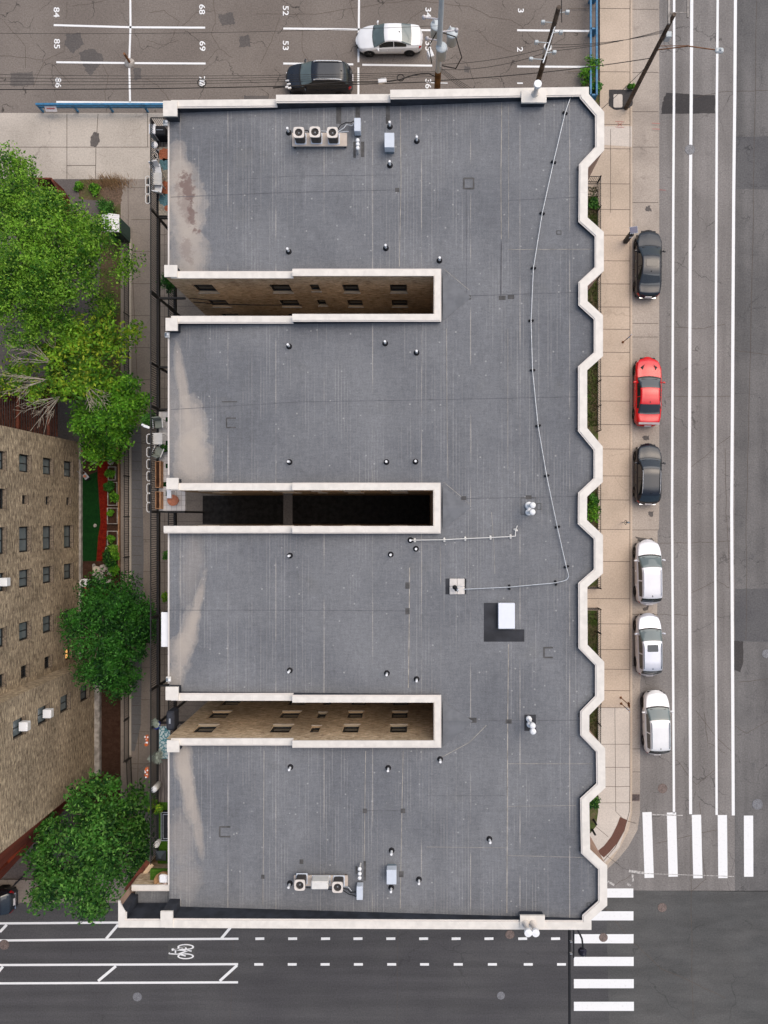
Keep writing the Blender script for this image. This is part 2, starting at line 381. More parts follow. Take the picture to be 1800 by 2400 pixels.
M['solar'] = simple('solar_cells', (.012,.02,.09), .15, .2, 6, .6)
M['sign_white'] = simple('sign_white', (.62,.58,.58), .5, .1, 5)
M['sign_blue'] = simple('sign_blue', (.10,.25,.50), .5, .1, 5)
M['manhole'] = simple('cast_iron_lid', (.16,.12,.105), .6, .5, 14, .3)
M['manhole2'] = simple('grey_iron_lid', (.17,.17,.18), .55, .4, 14, .4)
M['rust'] = simple('rusty_steel', (.21,.10,.05), .8, .3, 6, .2)
M['chrome'] = simple('chrome', (.72,.72,.73), .18, .03, 5, .6, .9)
M['red_lens'] = simple('red_lens', (.38,.008,.012), .15, .1, 5, .7)
M['clear_lens'] = simple('clear_lens', (.62,.64,.66), .12, .1, 5, .7)
def paint(name, col, rough=.15, metal=.0, coat=1.0):
    t = NT(name); f = t.noise(t.obj(), 2.5, 2)
    return t.done(t.mix(f, tuple(c*.93 for c in col), tuple(min(1,c*1.06) for c in col)), rough, .5, Metallic=metal, Coat_Weight=coat, Coat_Roughness=.05)
PAINT = dict(white=paint('paint_white', (.80,.80,.80)), pearl=paint('paint_pearl', (.72,.72,.75)), silver=paint('paint_silver', (.64,.65,.70), .3, .35),
             black=paint('paint_black', (.010,.013,.019), .2, 0, .25), red=paint('paint_red', (.66,.006,.010), .2, 0, .35))
def leaf_mat(name, a, b, c):
    t = NT(name); g = t.n('NewGeometry'); r = g.outputs['Random Per Island']
    f = t.ramp(t.noise(g.outputs['Position'], 1.0, 2), .40, .58)
    col = t.mix(f, a, b); col = t.mix(t.ramp(r, .55, 1.0), col, c)
    col = t.mix(1.0, col, t.ramp(t.math('FRACT', t.math('MULTIPLY', r, 7.3)), 0, 1, .62, 1.28, False), 'MULTIPLY')
    m = t.done(col, .6, .25); 
    tr = t.n('BsdfTranslucent'); t.l(col, tr.inputs[0]); mx = t.n('MixShader'); mx.inputs[0].default_value = .25
    out = t.t.nodes['Material Output']; t.l(t.b.outputs[0], mx.inputs[1]); t.l(tr.outputs[0], mx.inputs[2]); t.l(mx.outputs[0], out.inputs[0])
    return m
LEAF = dict(lime=leaf_mat('leaves_fresh', (.028,.11,.006), (.16,.35,.022), (.27,.46,.05)),
            yellow=leaf_mat('leaves_yellow_green', (.05,.15,.010), (.17,.36,.02), (.34,.42,.03)),
            bright=leaf_mat('leaves_bright', (.03,.12,.008), (.11,.31,.018), (.20,.42,.03)),
            dark=leaf_mat('leaves_dark', (.006,.045,.006), (.032,.15,.014), (.07,.23,.03)),
            deep=leaf_mat('leaves_deep', (.008,.05,.007), (.05,.18,.02), (.15,.34,.06)),
            flower=leaf_mat('leaves_pale', (.30,.36,.30), (.40,.45,.38), (.55,.6,.5)))

# ---------------------------------------------------------------- SETTING: ground sheets
g = MB(); g.poly([(-220,-220,-.03),(220,-220,-.03),(220,220,-.03),(-220,220,-.03)])
struct(g, 'ground', M['yardasph'])
def px_poly(mb, pts, z, m=0): return mb.poly([P(x, y, 0) + Vector((0, 0, z)) for x, y in pts], m)
def px_line(mb, pts, wpx, z, m=0): return mb.strip([P(x, y, 0) + Vector((0, 0, z)) for x, y in pts], wpx / 31.43, m=m)
def jag(pts, amp=1.5, n=4):
    n = n*2 if n < 5 else n
    out = []
    for i in range(len(pts)):
        a = pts[i]; b = pts[(i+1) % len(pts)]
        for k in range(n): 
            t_ = k / n; out.append((a[0]+(b[0]-a[0])*t_+random.uniform(-amp,amp), a[1]+(b[1]-a[1])*t_+random.uniform(-amp,amp)))
    return out
# parking lot
lot = MB(); px_poly(lot, [(-1500,265),(-1500,-1500),(1401,-1500),(1401,470),(560,470),(380,265)], 0)
for pts in (jag([(185,125),(212,113),(240,128),(243,145),(225,160),(214,178),(200,165)],2), jag([(155,80),(190,78),(196,105),(170,125),(152,105)],2),
            jag([(572,224),(630,224),(630,240),(572,240)],1), jag([(312,158),(330,160),(330,185),(316,188)],2), jag([(510,35),(545,28),(552,55),(520,62)],2),
            jag([(560,85),(585,82),(588,108),(562,112)],2), jag([(25,170),(78,168),(80,200),(24,202)],2), jag([(1088,155),(1102,156),(1100,170),(1089,169)],1)):
    px_poly(lot, pts, .004, 1)
def crack(mb, pts, wpx, m, z=.005):
    out = []
    for a, b in zip(pts[:-1], pts[1:]):
        for k in range(5): out.append((a[0]+(b[0]-a[0])*k/5+random.uniform(-1.3,1.3), a[1]+(b[1]-a[1])*k/5+random.uniform(-1.3,1.3)))
    out.append(pts[-1]); px_line(mb, out, wpx, z, m)
for pts in (((0,130),(60,136),(105,142),(150,120),(152,105)),((105,142),(85,185),(78,205)),((120,148),(165,197)),((400,95),(420,50),(385,25),(350,30)),
            ((500,0),(505,50),(495,80),(515,115),(545,135)),((240,150),(255,178),(245,215),(248,235)),((340,185),(370,200),(400,238)),((600,34),(740,33),(900,8),(975,0)),
            ((690,30),(710,60),(708,118),(725,145)),((655,40),(635,100),(610,150)),((980,2),(1100,15),(1150,40),(1200,48)),((1120,68),(1145,100),(1200,122)),
            ((1200,48),(1220,60),(1275,115)),((820,0),(830,40),(850,95)),((950,60),(965,40),(1000,20)),((10,50),(60,110),(60,160)),((430,60),(460,30),(500,25)),
            ((345,95),(380,105),(420,95)),((480,150),(510,115)),((170,15),(245,2)),((155,45),(158,5))):
    crack(lot, pts, .9, 2)
lot_o = struct(lot, 'parking_lot', [M['lot'], M['patch2'], M['joint']])
Z1 = .010
def mark(parent, pts, wpx, name, mat, z=Z1):
    m = MB(); px_line(m, pts, wpx, z); return m.build(name, mat, parent)
for pts in (((305,-60),(306,60),(303,150),(305,240)),((126,59),(306,64),(481,65)),((132,146),(306,148),(482,149)),((132,239),(383,241)),((125,-24),(482,-20)),
            ((842,-60),(841,60),(840,146)),((840,158),(840,225)),((664,67),(842,69),(1010,71)),((664,149),(828,151)),((849,152),(1013,154)),((664,-18),(1010,-16)),
            ((1212,71),(1390,73)),((1212,156),(1389,157)),((1212,-14),(1390,-12)),((1010,194),(1049,195))):
    mark(lot_o, pts, 4.6 if pts[0][0] != 1010 else 2, 'parking_line', M['white_line'])
for s_, px, py in (('84',132,29),('85',133,103),('86',136,194),('68',473,22),('69',474,108),('67',472,-60),('70',473,190),('52',669,25),('53',669,107),
                   ('34',1003,29),('35',1003,108),('36',1003,196),('3',1220,25),('2',1218,116),('1',1218,195)):
    text_mesh(s_, .60, M['white_line'], lot_o, P(px, py) + Vector((0,0,Z1)), R(-90), bold=.008, sx=1.3)
# concrete apron at the end of the alley
ap = MB(); px_poly(ap, [(-1500,265),(383,265),(383,420),(-1500,420)], .01)
for pts in (((0,345),(350,345)),((157,267),(157,420)),((225,345),(224,420)),((230,267),(225,345)),((346,267),(346,345)),((157,388),(224,388)),((-60,267),(-60,420))): px_line(ap, pts, 1.3, .014, 1)
px_poly(ap, jag([(212,322),(220,310),(232,312),(234,332),(226,346),(213,342)],1,2), .015, 2)
struct(ap, 'apron_pavement', [M['apron'], M['joint'], M['patch2']])
# alley, yard surfaces
al = MB(); px_poly(al, [(283,420),(560,420),(560,2075),(283,2075)], .01)
for y in range(440, 2070, 75): px_line(al, [(308,y),(352,y)], 1.0, .014, 1)
px_line(al, [(300,425),(301,530),(310,620),(322,900),(326,1200),(330,1500),(318,2050)], 1.0, .014, 1)
for y in range(430, 2060, 24): px_line(al, [(368,y),(540,y)], .7, .014, 1)
px_line(al, [(386,425),(386,2070)], .7, .014, 1)
for (n_, s_, e_) in ((13.50,11.26,1.05),(1.45,-.67,1.02),(-10.50,-12.74,1.05)): al.poly([(-15.9,s_,.03),(e_,s_,.03),(e_,n_,.03),(-15.9,n_,.03)], 2)  # dark sheets painting the shade on well floors and the alley strip beside them
struct(al, 'alley_pavement', [M['alley'], M['joint'], M['court_floor_shade']])
sb = MB(); px_poly(sb, [(309,1000),(331,1000),(337,1300),(330,1700),(316,1760),(307,1760)], .018)
for y in range(1015, 1760, 22): px_line(sb, [(310,y),(332,y+1)], .8, .022, 1)
px_poly(sb, [(303,560),(308,560),(308,1770),(303,1770)], .024, 2)
struct(sb, 'alley_slabs', [M['slab'], M['joint'], M['curbstone']])
yd = MB(); px_poly(yd, [(-1500,420),(283,420),(283,560),(283,1040),(-1500,1040)], .004)
px_poly(yd, [(185,421),(262,421),(281,425),(290,450),(290,480),(283,520),(283,1040),(225,1040),(230,700),(240,560),(232,470),(185,467)], .008, 1)
px_poly(yd, jag([(222,430),(286,425),(288,450),(284,478),(268,484),(246,470),(235,450)],2,3), .012, 2)
struct(yd, 'yard', [M['yardasph'], M['yard_ground'], M['soil']])
gd = MB(); px_poly(gd, [(193,1040),(285,1040),(285,2050),(193,2050)], .006)
px_poly(gd, [(193,1120),(228,1105),(232,1180),(238,1220),(232,1260),(226,1315),(193,1315)], .010, 1)
px_poly(gd, [(230,1063),(254,1063),(254,1110),(251,1160),(253,1200),(250,1250),(248,1275),(243,1315),(226,1315),(230,1260),(236,1225),(233,1170),(229,1120)], .014, 2)
struct(gd, 'garden_bed', [M['mulch_dark'], M['lawn'], M['mulch_red']])
# streets
CROSS_Y = 2088
cs = MB(); px_poly(cs, [(-3000,2113),(560,2113),(560,2087),(3500,2092),(3500,5000),(-3000,5000)], 0)
px_poly(cs, [(1420,2087),(3500,2092),(3500,5000),(1490,5000)], .004, 1)
for pts in (((1620,1960),(1621,2180),(1624,2400)),((1420,2130),(1480,2205),(1550,2270),(1620,2300),(1700,2340)),((1350,2110),(1490,2150))): crack(cs, pts, 1.0, 2, .006)
for pts in (((935,2050),(930,2400)),((548,2200),(540,2390))): crack(cs, pts, .5, 2, .006)
cs_o = struct(cs, 'cross_street', [M['cross'], M['junction'], M['joint']])
st = MB(); px_poly(st, [(1470,-1500),(1722,-1500),(1722,2089),(1300,2085),(1300,2030),(1470,1800)], .004)
px_poly(st, [(1722,-1500),(3500,-1500),(3500,2092),(1722,2089)], .004, 1)
px_poly(st, jag([(1560,219),(1676,223),(1676,265),(1550,268),(1553,240)],1.5,5), .008, 2)
px_poly(st, jag([(1718,1502),(1742,1503),(1742,1550),(1735,1576),(1718,1568)],.8,3), .008, 2)
px_poly(st, jag([(1722,1380),(1830,1378),(1830,1504),(1722,1503)],1,4), .006, 5)
px_poly(st, jag([(1722,320),(1830,320),(1830,445),(1722,443)],1,4), .006, 5)
for pts in (((1773,0),(1768,320),(1765,500),(1757,900),(1750,1200),(1748,1500)),((1618,230),(1700,215),(1800,212)),((1620,1095),(1700,1030),(1725,1015)),((1650,1670),(1660,1740),(1700,1765)),
            ((1585,1780),(1632,1840),(1680,1800)),((1620,1390),(1680,1360),(1710,1378)),((1560,765),(1640,770),(1700,760)),((1545,1272),(1620,1272),(1720,1268)),((1560,930),(1720,928)),
            ((1715,820),(1800,832)),((1700,1050),(1702,1200),(1712,1380)),((1630,1665),(1680,1730),(1715,1760)),((1730,1600),(1800,1590)),((1545,1440),(1610,1442),(1620,1400)),((1720,1700),(1750,1720),(1800,1690)),
            ((1640,1880),(1645,2000),(1655,2060),(1620,2090)),((1540,1975),(1680,1945)),((1480,2050),(1440,2075))): crack(st, pts, .9, 4, .009)
st_o = struct(st, 'street', [M['street'], M['street_old'], M['patch'], M['patch'], M['joint'], M['street_old2']])
for x in (((1580,-60),(1579.5,230),(1578,450),(1575,1200),(1579.5,1906)), ((1621.5,-60),(1620,230),(1618,450),(1615.3,1200),(1618.5,1908)),
          ((1682.5,-60),(1680,230),(1679,450),(1675.5,1200),(1679.5,1910)), ((1724,-60),(1722,230),(1719.5,450),(1714.8,1200),(1718.5,1911))):
    mark(st_o, x, 5.6 if x[0][0] in (1580,1682.5) else 7.2, 'lane_line', M['white_line'], .012)
k = 1 / 3.687
for x0, x1, y0, y1 in ((613,632,12,580),(825,839,15,570),(1040,1053,35,583),(1264,1269,37,582),(1490,1492,42,570)):
    mark(st_o, ((1350+x0*k,1900+y0*k),(1350+x1*k,1900+y1*k)), 21.8, 'crosswalk_bar', M['white_line'], .012)
for i, yc in enumerate((711,908,1106,1302,1494,1690,1886,2082)):
    y = 1900 + yc * k; mark(cs_o, ((1345 if i > 1 else 1380-i*30, y),(1350+(495+i)*k, y)), 21.4, 'crosswalk_bar', M['white_line'], .012)
for pts in (((-700,2165),(0,2164),(280,2162)),((-700,2207),(0,2204),(300,2201.5),(559,2200)),((-700,2264),(0,2261.5),(558,2259.5)),((-700,2307),(0,2304.5),(558,2302))):
    mark(cs_o, pts, 5.2, 'lane_line', M['white_line'], .012)
for a, b in (((16,2167),(0,2184)),((277,2167),(249,2200)),((545,2168),(519,2199)),((7,2265),(-20,2298)),((272,2264),(230,2299)),((556,2262),(515,2299))):
    mark(cs_o, (a, b), 6.2, 'hatch_line', M['white_line'], .013)
for x in (609,686,763,839,916,993,1069,1146,1225,1302): mark(cs_o, ((x-10.5,2200),(x+10.5,2199.6)), 6, 'lane_dash', M['white_line'], .012)
for x in (606.5,685,762,840,918,995,1074,1154,1238,1316): mark(cs_o, ((x-10.5,2260),(x+10.5,2260)), 6, 'lane_dash', M['white_line'], .012)
fm = MB()
for pts, w_ in ((((1474,2041),(1510,2046)),6),(((1482,2048),(1484,2066)),4),(((1424,2066),(1440,2074)),5),(((1470,2070),(1478,2076)),6),(((1528,1909),(1600,1911)),2.5),(((1510,2047),(1720,2054)),1.6)): px_line(fm, pts, w_, .014)
fm.build('worn_paint', simple('worn_paint', (.42,.40,.38), .8, .45, 6, .2, obj=False), st_o)
# bicycle symbol
bm = MB(); px_poly(bm, [(394,2211),(456,2211),(456,2248),(394,2248)], .006, 1)
def bk(x, y): return P(380 + x/16.59, 2200 + y/16.59) + Vector((0,0,.012))
for cx_, cy_ in ((920,320),(915,680)):
    ring = []; n_ = 28
    for rr in (1.0, .80):
        for i in range(n_):
            a = 2*math.pi*i/n_; ring.append(bk(cx_ + 325*(rr if rr == 1 else .78)*math.cos(a), cy_ + 115*(rr if rr == 1 else .62)*math.sin(a)))
    bm.add(ring, [(i, (i+1)%n_, n_+(i+1)%n_, n_+i) for i in range(n_)])
for a, b, w_ in (((900,330),(980,450),60),((980,450),(1150,480),45),((900,320),(580,400),50),((470,420),(980,460),50),((520,410),(520,590),60),((290,580),(640,600),45),((620,600),(980,470),55),
                 ((900,320),(560,430),40),((700,610),(920,670),50),((400,380),(430,460),85),((270,540),(300,590),60)):
    bm.strip([bk(*a) + Vector((0,0,.001)), bk(*b) + Vector((0,0,.001))], w_/16.59/31.43)
bm.build('bicycle_symbol', [M['white_line'], M['junction']], cs_o)
# sidewalks
ZW = .12
sw = MB(); 
edge = [(1481,-1500),(1481,1800),(1480,1905),(1472,1945),(1452,1985),(1432,2015),(1405,2045),(1360,2066)]
px_poly(sw, edge + [(1300,2066),(1300,262),(1405,262),(1405,-1500)], ZW)
e3 = [P(x, y) for x, y in edge]
for a, b in zip(e3[:-1], e3[1:]): sw.poly([a+Vector((0,0,ZW)), b+Vector((0,0,ZW)), b+Vector((0,0,-.02)), a+Vector((0,0,-.02))], 2)
px_poly(sw, [(1402,1657),(1476,1657),(1476,1905),(1450,1985),(1398,2040),(1330,2050),(1330,1657)], ZW+.004, 3)
px_poly(sw, [(1395,298),(1480,298),(1480,346),(1395,340)], ZW+.004, 3)
for y in (22,170,293,350,432,492,552,612,666,720,772,826,882,940,995,1052,1115,1171,1240,1315,1402,1461,1521,1567,1617,1657): px_line(sw, [(1330,y),(1476,y+1)], 1.1, ZW+.006, 1)
for y in (1743,1797,1842,1880): px_line(sw, [(1330,y),(1476,y)], 1.0, ZW+.008, 1)
px_line(sw, [(1440,1657),(1442,1900),(1460,1918)], 1.0, ZW+.008, 1); px_line(sw, [(1430,305),(1430,500)], 1.0, ZW+.006, 1)
for a, b in (((1395,1935),(1425,1960)),((1460,1920),(1490,1928)),((1415,2000),(1450,2025))): px_line(sw, [a, b], 1.0, ZW+.008, 1)
px_line(sw, [(1475.5,-60),(1475,1840),(1474,1900),(1462,1945),(1440,1985),(1412,2018)], 1.3, ZW+.009, 1)
px_poly(sw, [(1452,1913),(1469,1920),(1462,1945),(1445,1975),(1428,1995),(1414,2008),(1398,1994),(1415,1980),(1432,1958),(1445,1932)], ZW+.010, 4)
px_poly(sw, jag([(1426,213),(1482,213),(1482,248),(1470,258),(1440,260),(1426,250)],.8,3), ZW+.010, 5)
for a, b in (((1441,287),(1462,288)),((1441,300),(1462,301)),((1446,290),(1457,298)),((1457,290),(1446,298)),((1527,291),(1545,292)),((1527,304),(1545,305))): px_line(sw, [a, b], .9, ZW+.012, 6)
struct(sw, 'sidewalk', [M['walk'], M['joint'], M['curbstone'], M['newwalk'], M['brown_tactile'], M['patch'], M['red_paint']])
gu = MB(); px_poly(gu, [(1481,-1500),(1545,-1500),(1545,1200),(1544,1240),(1541,1246),(1541,1400),(1538,1500),(1528,1550),(1505,1572),(1500,1600),(1500,1905),(1494,1945),(1472,1985),(1447,2015),(1424,2036),(1405,2045),(1432,2015),(1452,1985),(1472,1945),(1480,1905)], .012)
for y in (22,170,262,345,475,632,758,790,950,1060,1242,1330,1440,1560,1755,1809): px_line(gu, [(1482,y),(1543,y)] if y < 1500 else [(1482,y),(1500,y)], 1.1, .016, 1)
for pts in (jag([(1512,485),(1524,483),(1526,495),(1514,497)],2,2), jag([(1505,1022),(1522,1020),(1520,1030),(1508,1032)],2,2), jag([(1505,1424),(1520,1420),(1518,1430),(1508,1432)],2,2), jag([(1520,1200),(1532,1198),(1530,1212),(1521,1210)],2,2), jag([(1490,1260),(1530,1262),(1526,1270),(1492,1268)],3,2)):
    px_poly(gu, pts, .016, 2)
px_line(gu, [(1545,445),(1560,446)], .9, .016, 3)
struct(gu, 'concrete_gutter', [M['gutter'], M['joint'], M['patch2'], M['red_paint']])
sw2 = MB(); px_poly(sw2, [(-1500,2060),(190,2060),(190,2040),(560,2040),(560,2113),(50,2114),(30,2122),(-1500,2122)], ZW)
for x in (-60,80,235,380): px_line(sw2, [(x,2045),(x,2113)], 1.0, ZW+.004, 1)
e4 = [P(x, y) for x, y in ((-1500,2122),(30,2122),(50,2114),(560,2113))]
for a, b in zip(e4[:-1], e4[1:]): sw2.poly([a+Vector((0,0,ZW)), b+Vector((0,0,ZW)), b+Vector((0,0,-.02)), a+Vector((0,0,-.02))], 0)
struct(sw2, 'corner_sidewalk', [M['alley'], M['joint']])
ps = MB(); px_poly(ps, [(1300,462),(1401,462),(1401,1375),(1300,1375)], ZW+.014); px_poly(ps, [(1300,1430),(1401,1430),(1401,1900),(1396,1935),(1375,1960),(1300,1960)], ZW+.014)
px_poly(ps, jag([(1372,175),(1403,150),(1403,261),(1350,261),(1356,215)],2,4), .03)
struct(ps, 'planting_strip', M['strip_ground'])

# ---------------------------------------------------------------- MAIN BUILDING
def dz(X): return 12.62 + .043 * X
def PD(px, py, up=0.0):
    z = 12.4
    for _ in range(4): z = dz((px - CX) * (H - z) / F) + up
    return P(px, py, z)
ZP = 13.35
bay_px = [(1380,204),(1380,221),(1416,263),(1416,352),(1378,393),(1377,510),(1415,544),(1415,635),(1377,670),(1377,706),(1413,739),(1413,835),(1376,868),(1376,1003),(1412.5,1047),(1412.5,1130),
          (1376,1164),(1375.5,1219),(1413,1254),(1413,1344),(1376.5,1376),(1377,1511),(1416,1551),(1416,1640),(1381,1676),(1381,1715),(1418,1753.5),(1419,1846),(1381,1881),(1383,1991),(1423,2028.5),(1423,2122),(1386,2155),(1386,2179)]
bays = [P(x, y, ZP).to_2d() for x, y in bay_px]
XW = -14.22
bld = thing('apartment_building', 'long brick apartment building with grey flat roof, three light wells and scalloped street front', 'building', (0, 0, 0))
court = [(13.50, 11.26, 1.05), (1.45, -.67, 1.02), (-10.50, -12.74, 1.05)]      # north lip, south lip, east end
SW = [P(1386,2179,ZP).to_2d(), P(277,2174,ZP).to_2d(), P(277,2111,ZP).to_2d(), P(309,2075,11.9).to_2d()]
outline = [Vector((XW, 23.52))] + bays + [SW[1], SW[2], SW[3], Vector((XW, SW[3].y))]
for n_, s_, e_ in reversed(court): outline += [Vector((XW, s_)), Vector((e_, s_)), Vector((e_, n_)), Vector((XW, n_))]
# deck polygon (clockwise from NW)
deck = MB()
ins = .30
main_out = [(XW, 23.4)] + [(b.x - .15, b.y) for b in bays[1:-1]] + [(bays[-1].x - .15, -22.95), (XW, -22.95)]
notches = []
pts = [Vector((XW, 23.4, 0))] + [Vector((b.x - .2, b.y, 0)) for b in bays[1:-1]] + [Vector((bays[-1].x-.2, -23.0, 0)), Vector((XW, -23.0, 0))]
for n_, s_, e_ in reversed(court): pts += [Vector((XW, s_-.1, 0)), Vector((e_+.1, s_-.1, 0)), Vector((e_+.1, n_+.1, 0)), Vector((XW, n_+.1, 0))]
for p in pts: p.z = dz(p.x)
from mathutils.geometry import tessellate_polygon
tri = tessellate_polygon([pts]); deck.add(pts, [list(t_) for t_ in tri])
for i_, f_ in enumerate(deck.f):
    a, b, c = (Vector(deck.v[j]) for j in f_)
    if (b-a).cross(c-a).z < 0: deck.f[i_] = list(reversed(f_))
# annex low deck
deck.poly([(SW[1].x+.2, SW[1].y+.2, 11.45), (XW, SW[1].y+.2, 11.45), (XW, SW[3].y-.1, 11.45), (SW[3].x+.2, SW[3].y-.1, 11.45), (SW[2].x+.2, SW[2].y, 11.45)])
deck.poly([(XW, -23.0, 11.45), (XW, -23.0, dz(XW)), (XW, SW[3].y, dz(XW)), (XW, SW[3].y, 11.45)], 3)
def dline(pts, wpx, m, up=.006): deck.strip([PD(x, y, up) for x, y in pts], wpx / 41.0, m=m)
def dpoly(pts, m, up=.006): deck.poly([PD(x, y, up) for x, y in pts], m)
# seams across the wings
for pts, w_, m_ in ((((400,462),(650,452),(800,448),(930,445)),1.2,1),(((560,420),(700,412),(930,410)),.7,1),(((400,960),(700,942),(960,938),(1350,930)),1.1,1),(((395,1430),(700,1430),(960,1432)),1.1,1),(((860,1900),(945,1900)),1,1),
                    (((938,245),(940,420),(936,625)),1.3,2),(((1176,240),(1174,420),(1175,560)),1.4,2),(((1175,565),(1174,694)),2.6,1),(((1046,770),(1048,1000),(1050,1120)),.9,2),(((945,1760),(942,1900),(938,2130)),1.3,2),
                    (((960,1330),(959,1480),(957,1612)),2.0,2),(((1192,1510),(1190,1680),(1188,2140)),1.8,2),(((857,1760),(855,1900),(853,2050)),1.2,2),(((1192,470),(1350,462)),.8,1),(((1190,585),(1395,584)),.9,2),
                    (((1192,245),(1192,560)),.7,2),(((1040,695),(1360,685)),1.1,1),(((1040,1170),(1370,1163)),1.1,1),(((1040,1690),(1360,1688)),1.1,1),(((1190,770),(1190,1100)),.6,2),(((1060,330),(1092,420)),.0,2),
                    (((1093,445),(1093,690)),.8,1),(((1170,340),(1000,335)),.0,1),(((400,1190),(960,1186)),.0,1),(((619,1760),(618,1900),(616,2120)),1.0,2),(((1160,1345),(1158,1280),(1152,1200)),.8,2),(((1032,1280),(1033,1370)),.8,2),
                    (((1190,1790),(1390,1790)),.8,2),(((1190,1890),(1350,1888)),.7,2),(((1190,2005),(1380,2010)),.7,2),(((1000,1865),(1185,1865)),.7,1),(((1000,1985),(1185,1987)),.7,2),
                    (((1035,1775),(1100,1740),(1140,1700)),1.2,2),(((1040,630),(1100,680)),.9,2),(((1040,1130),(1100,1180)),.9,2)):
    if w_ > 0: dline(pts, w_, m_)
# patch rectangles (dark, sealed)
for x0, y0, x1, y1 in ((1088,692,1104,702),(1169,693,1185,703),(1190,691,1205,701),(1081,1163,1093,1172),(1232,1161,1246,1170),(950,1365,960,1380),(950,1425,960,1440),(1098,1682,1117,1694),(1185,1686,1199,1696),
                       (850,1895,860,1906),(939,1895,950,1906),(702,2014,711,2025),(935,2042,946,2056),(612,2050,620,2060),(926,440,936,450),(1030,650,1035,660)): dpoly([(x0,y1),(x1,y1),(x1,y0),(x0,y0)], 4, .007)
for x0, x1 in ((788,800),(833,844),(904,914)): dpoly([(x0,290 if x0 != 833 else 320),(x1,290 if x0 != 833 else 320),(x1,242),(x0,242)], 4, .007)
dpoly([(828,370),(834,370),(834,332),(828,332)], 4, .007); dpoly([(846,368),(854,368),(854,332),(846,332)], 4, .007)
dpoly([(833,2048),(838,2048),(838,2030),(833,2030)], 4, .007); dpoly([(852,2064),(858,2064),(858,2018),(852,2018)], 4, .007)
def outline_sq(x0, y0, x1, y1, w_=3, sides='nesw'):
    if 'n' in sides: dline([(x0,y0),(x1,y0)], w_, 4, .008)
    if 's' in sides: dline([(x0,y1),(x1,y1)], w_, 4, .008)
    if 'w' in sides: dline([(x0,y0-1),(x0,y1+1)], w_, 4, .010)
    if 'e' in sides: dline([(x1,y0-1),(x1,y1+1)], w_, 4, .010)
outline_sq(1087,418,1110,442,4); outline_sq(1305,541,1315,549,2); outline_sq(1275,1518,1296,1541,4,'nsw'); outline_sq(531,980,553,1002,3,'nsw'); outline_sq(515,1938,540,1961,4,'nsw'); outline_sq(520,941,556,942,1.5,'ns')
outline_sq(1221,1167,1256,1205,1.4); outline_sq(1259,1180,1268,1194,1.4)
for x, y in ((1357,395),(1357,515),(1360,670),(1358,690),(1390,738),(1355,868),(1354,1008),(1356,1160),(1356,1222),(1392,1250),(1354,1374),(1356,1512),(1390,1548),(1360,1676),(1395,1630),(1362,1880),(1362,1990),(1395,345),(1380,2120)): outline_sq(x-4, y-4, x+4, y+4, 1.6)
# black new membrane around the hatch
dpoly([(1134,1504),(1229,1504),(1229,1475),(1168,1475),(1168,1413),(1134,1413)], 5, .009)
dpoly([(1044,1393),(1055,1393),(1055,1356),(1044,1356)], 5, .009); dpoly([(1086,1393),(1093,1393),(1093,1356),(1086,1356)], 5, .009)
for x0, y0, x1, y1 in ((1229,1675,1256,1713),): dpoly([(x0,y1),(x1,y1),(x1,y0),(x0,y0)], 5, .009)
# sloped crickets east of each light well
for (yA, yB, yC, xC) in ((640,697,752,1104),(1140,1190,1240,1105),(1645,1690,1750,1108)):
    a, b, c = PD(1038,yA,.03), PD(xC,yB,.012), PD(1038,yC,.03); mid = PD(1038,yB,.16)
    deck.poly([a, mid, b], 6); deck.poly([mid, c, b], 6)
deck_o = deck.build('roof_deck', [M['roof'], M['seam_dark'], M['seam_tan'], M['membrane_dark'], M['seam_patch'], M['patch_black'], M['cricket']], bld)

# walls with real window openings
def wall_grid(mb, a, b, z0, z1, ops, m=0, depth=.16, rm=None):
    """vertical wall from a to b (2D); outward normal is to the right of a->b; ops = (u0,u1,v0,v1)"""
    a = Vector(a); b = Vector(b); d = (b - a); L = d.length; d.normalize(); nrm = Vector((d.y, -d.x))
    us = sorted({0, L} | {o[0] for o in ops} | {o[1] for o in ops}); vs_ = sorted({z0, z1} | {o[2] for o in ops} | {o[3] for o in ops})
    pt = lambda u, v, k=0: (a.x + d.x*u - nrm.x*k, a.y + d.y*u - nrm.y*k, v)
    for i in range(len(us)-1):
        for j in range(len(vs_)-1):
            um, vm = (us[i]+us[i+1])/2, (vs_[j]+vs_[j+1])/2
            if any(o[0] < um < o[1] and o[2] < vm < o[3] for o in ops): continue
            mb.poly([pt(us[i],vs_[j]), pt(us[i+1],vs_[j]), pt(us[i+1],vs_[j+1]), pt(us[i],vs_[j+1])], m)
    for u0, u1, v0, v1 in ops:
        r_ = m if rm is None else rm
        mb.poly([pt(u0,v0), pt(u1,v0), pt(u1,v0,depth), pt(u0,v0,depth)], r_); mb.poly([pt(u0,v1), pt(u0,v1,depth), pt(u1,v1,depth), pt(u1,v1)], r_)
        mb.poly([pt(u0,v0), pt(u0,v0,depth), pt(u0,v1,depth), pt(u0,v1)], r_); mb.poly([pt(u1,v0), pt(u1,v1), pt(u1,v1,depth), pt(u1,v0,depth)], r_)
    return lambda u, v, k=0: Vector(pt(u, v, k))
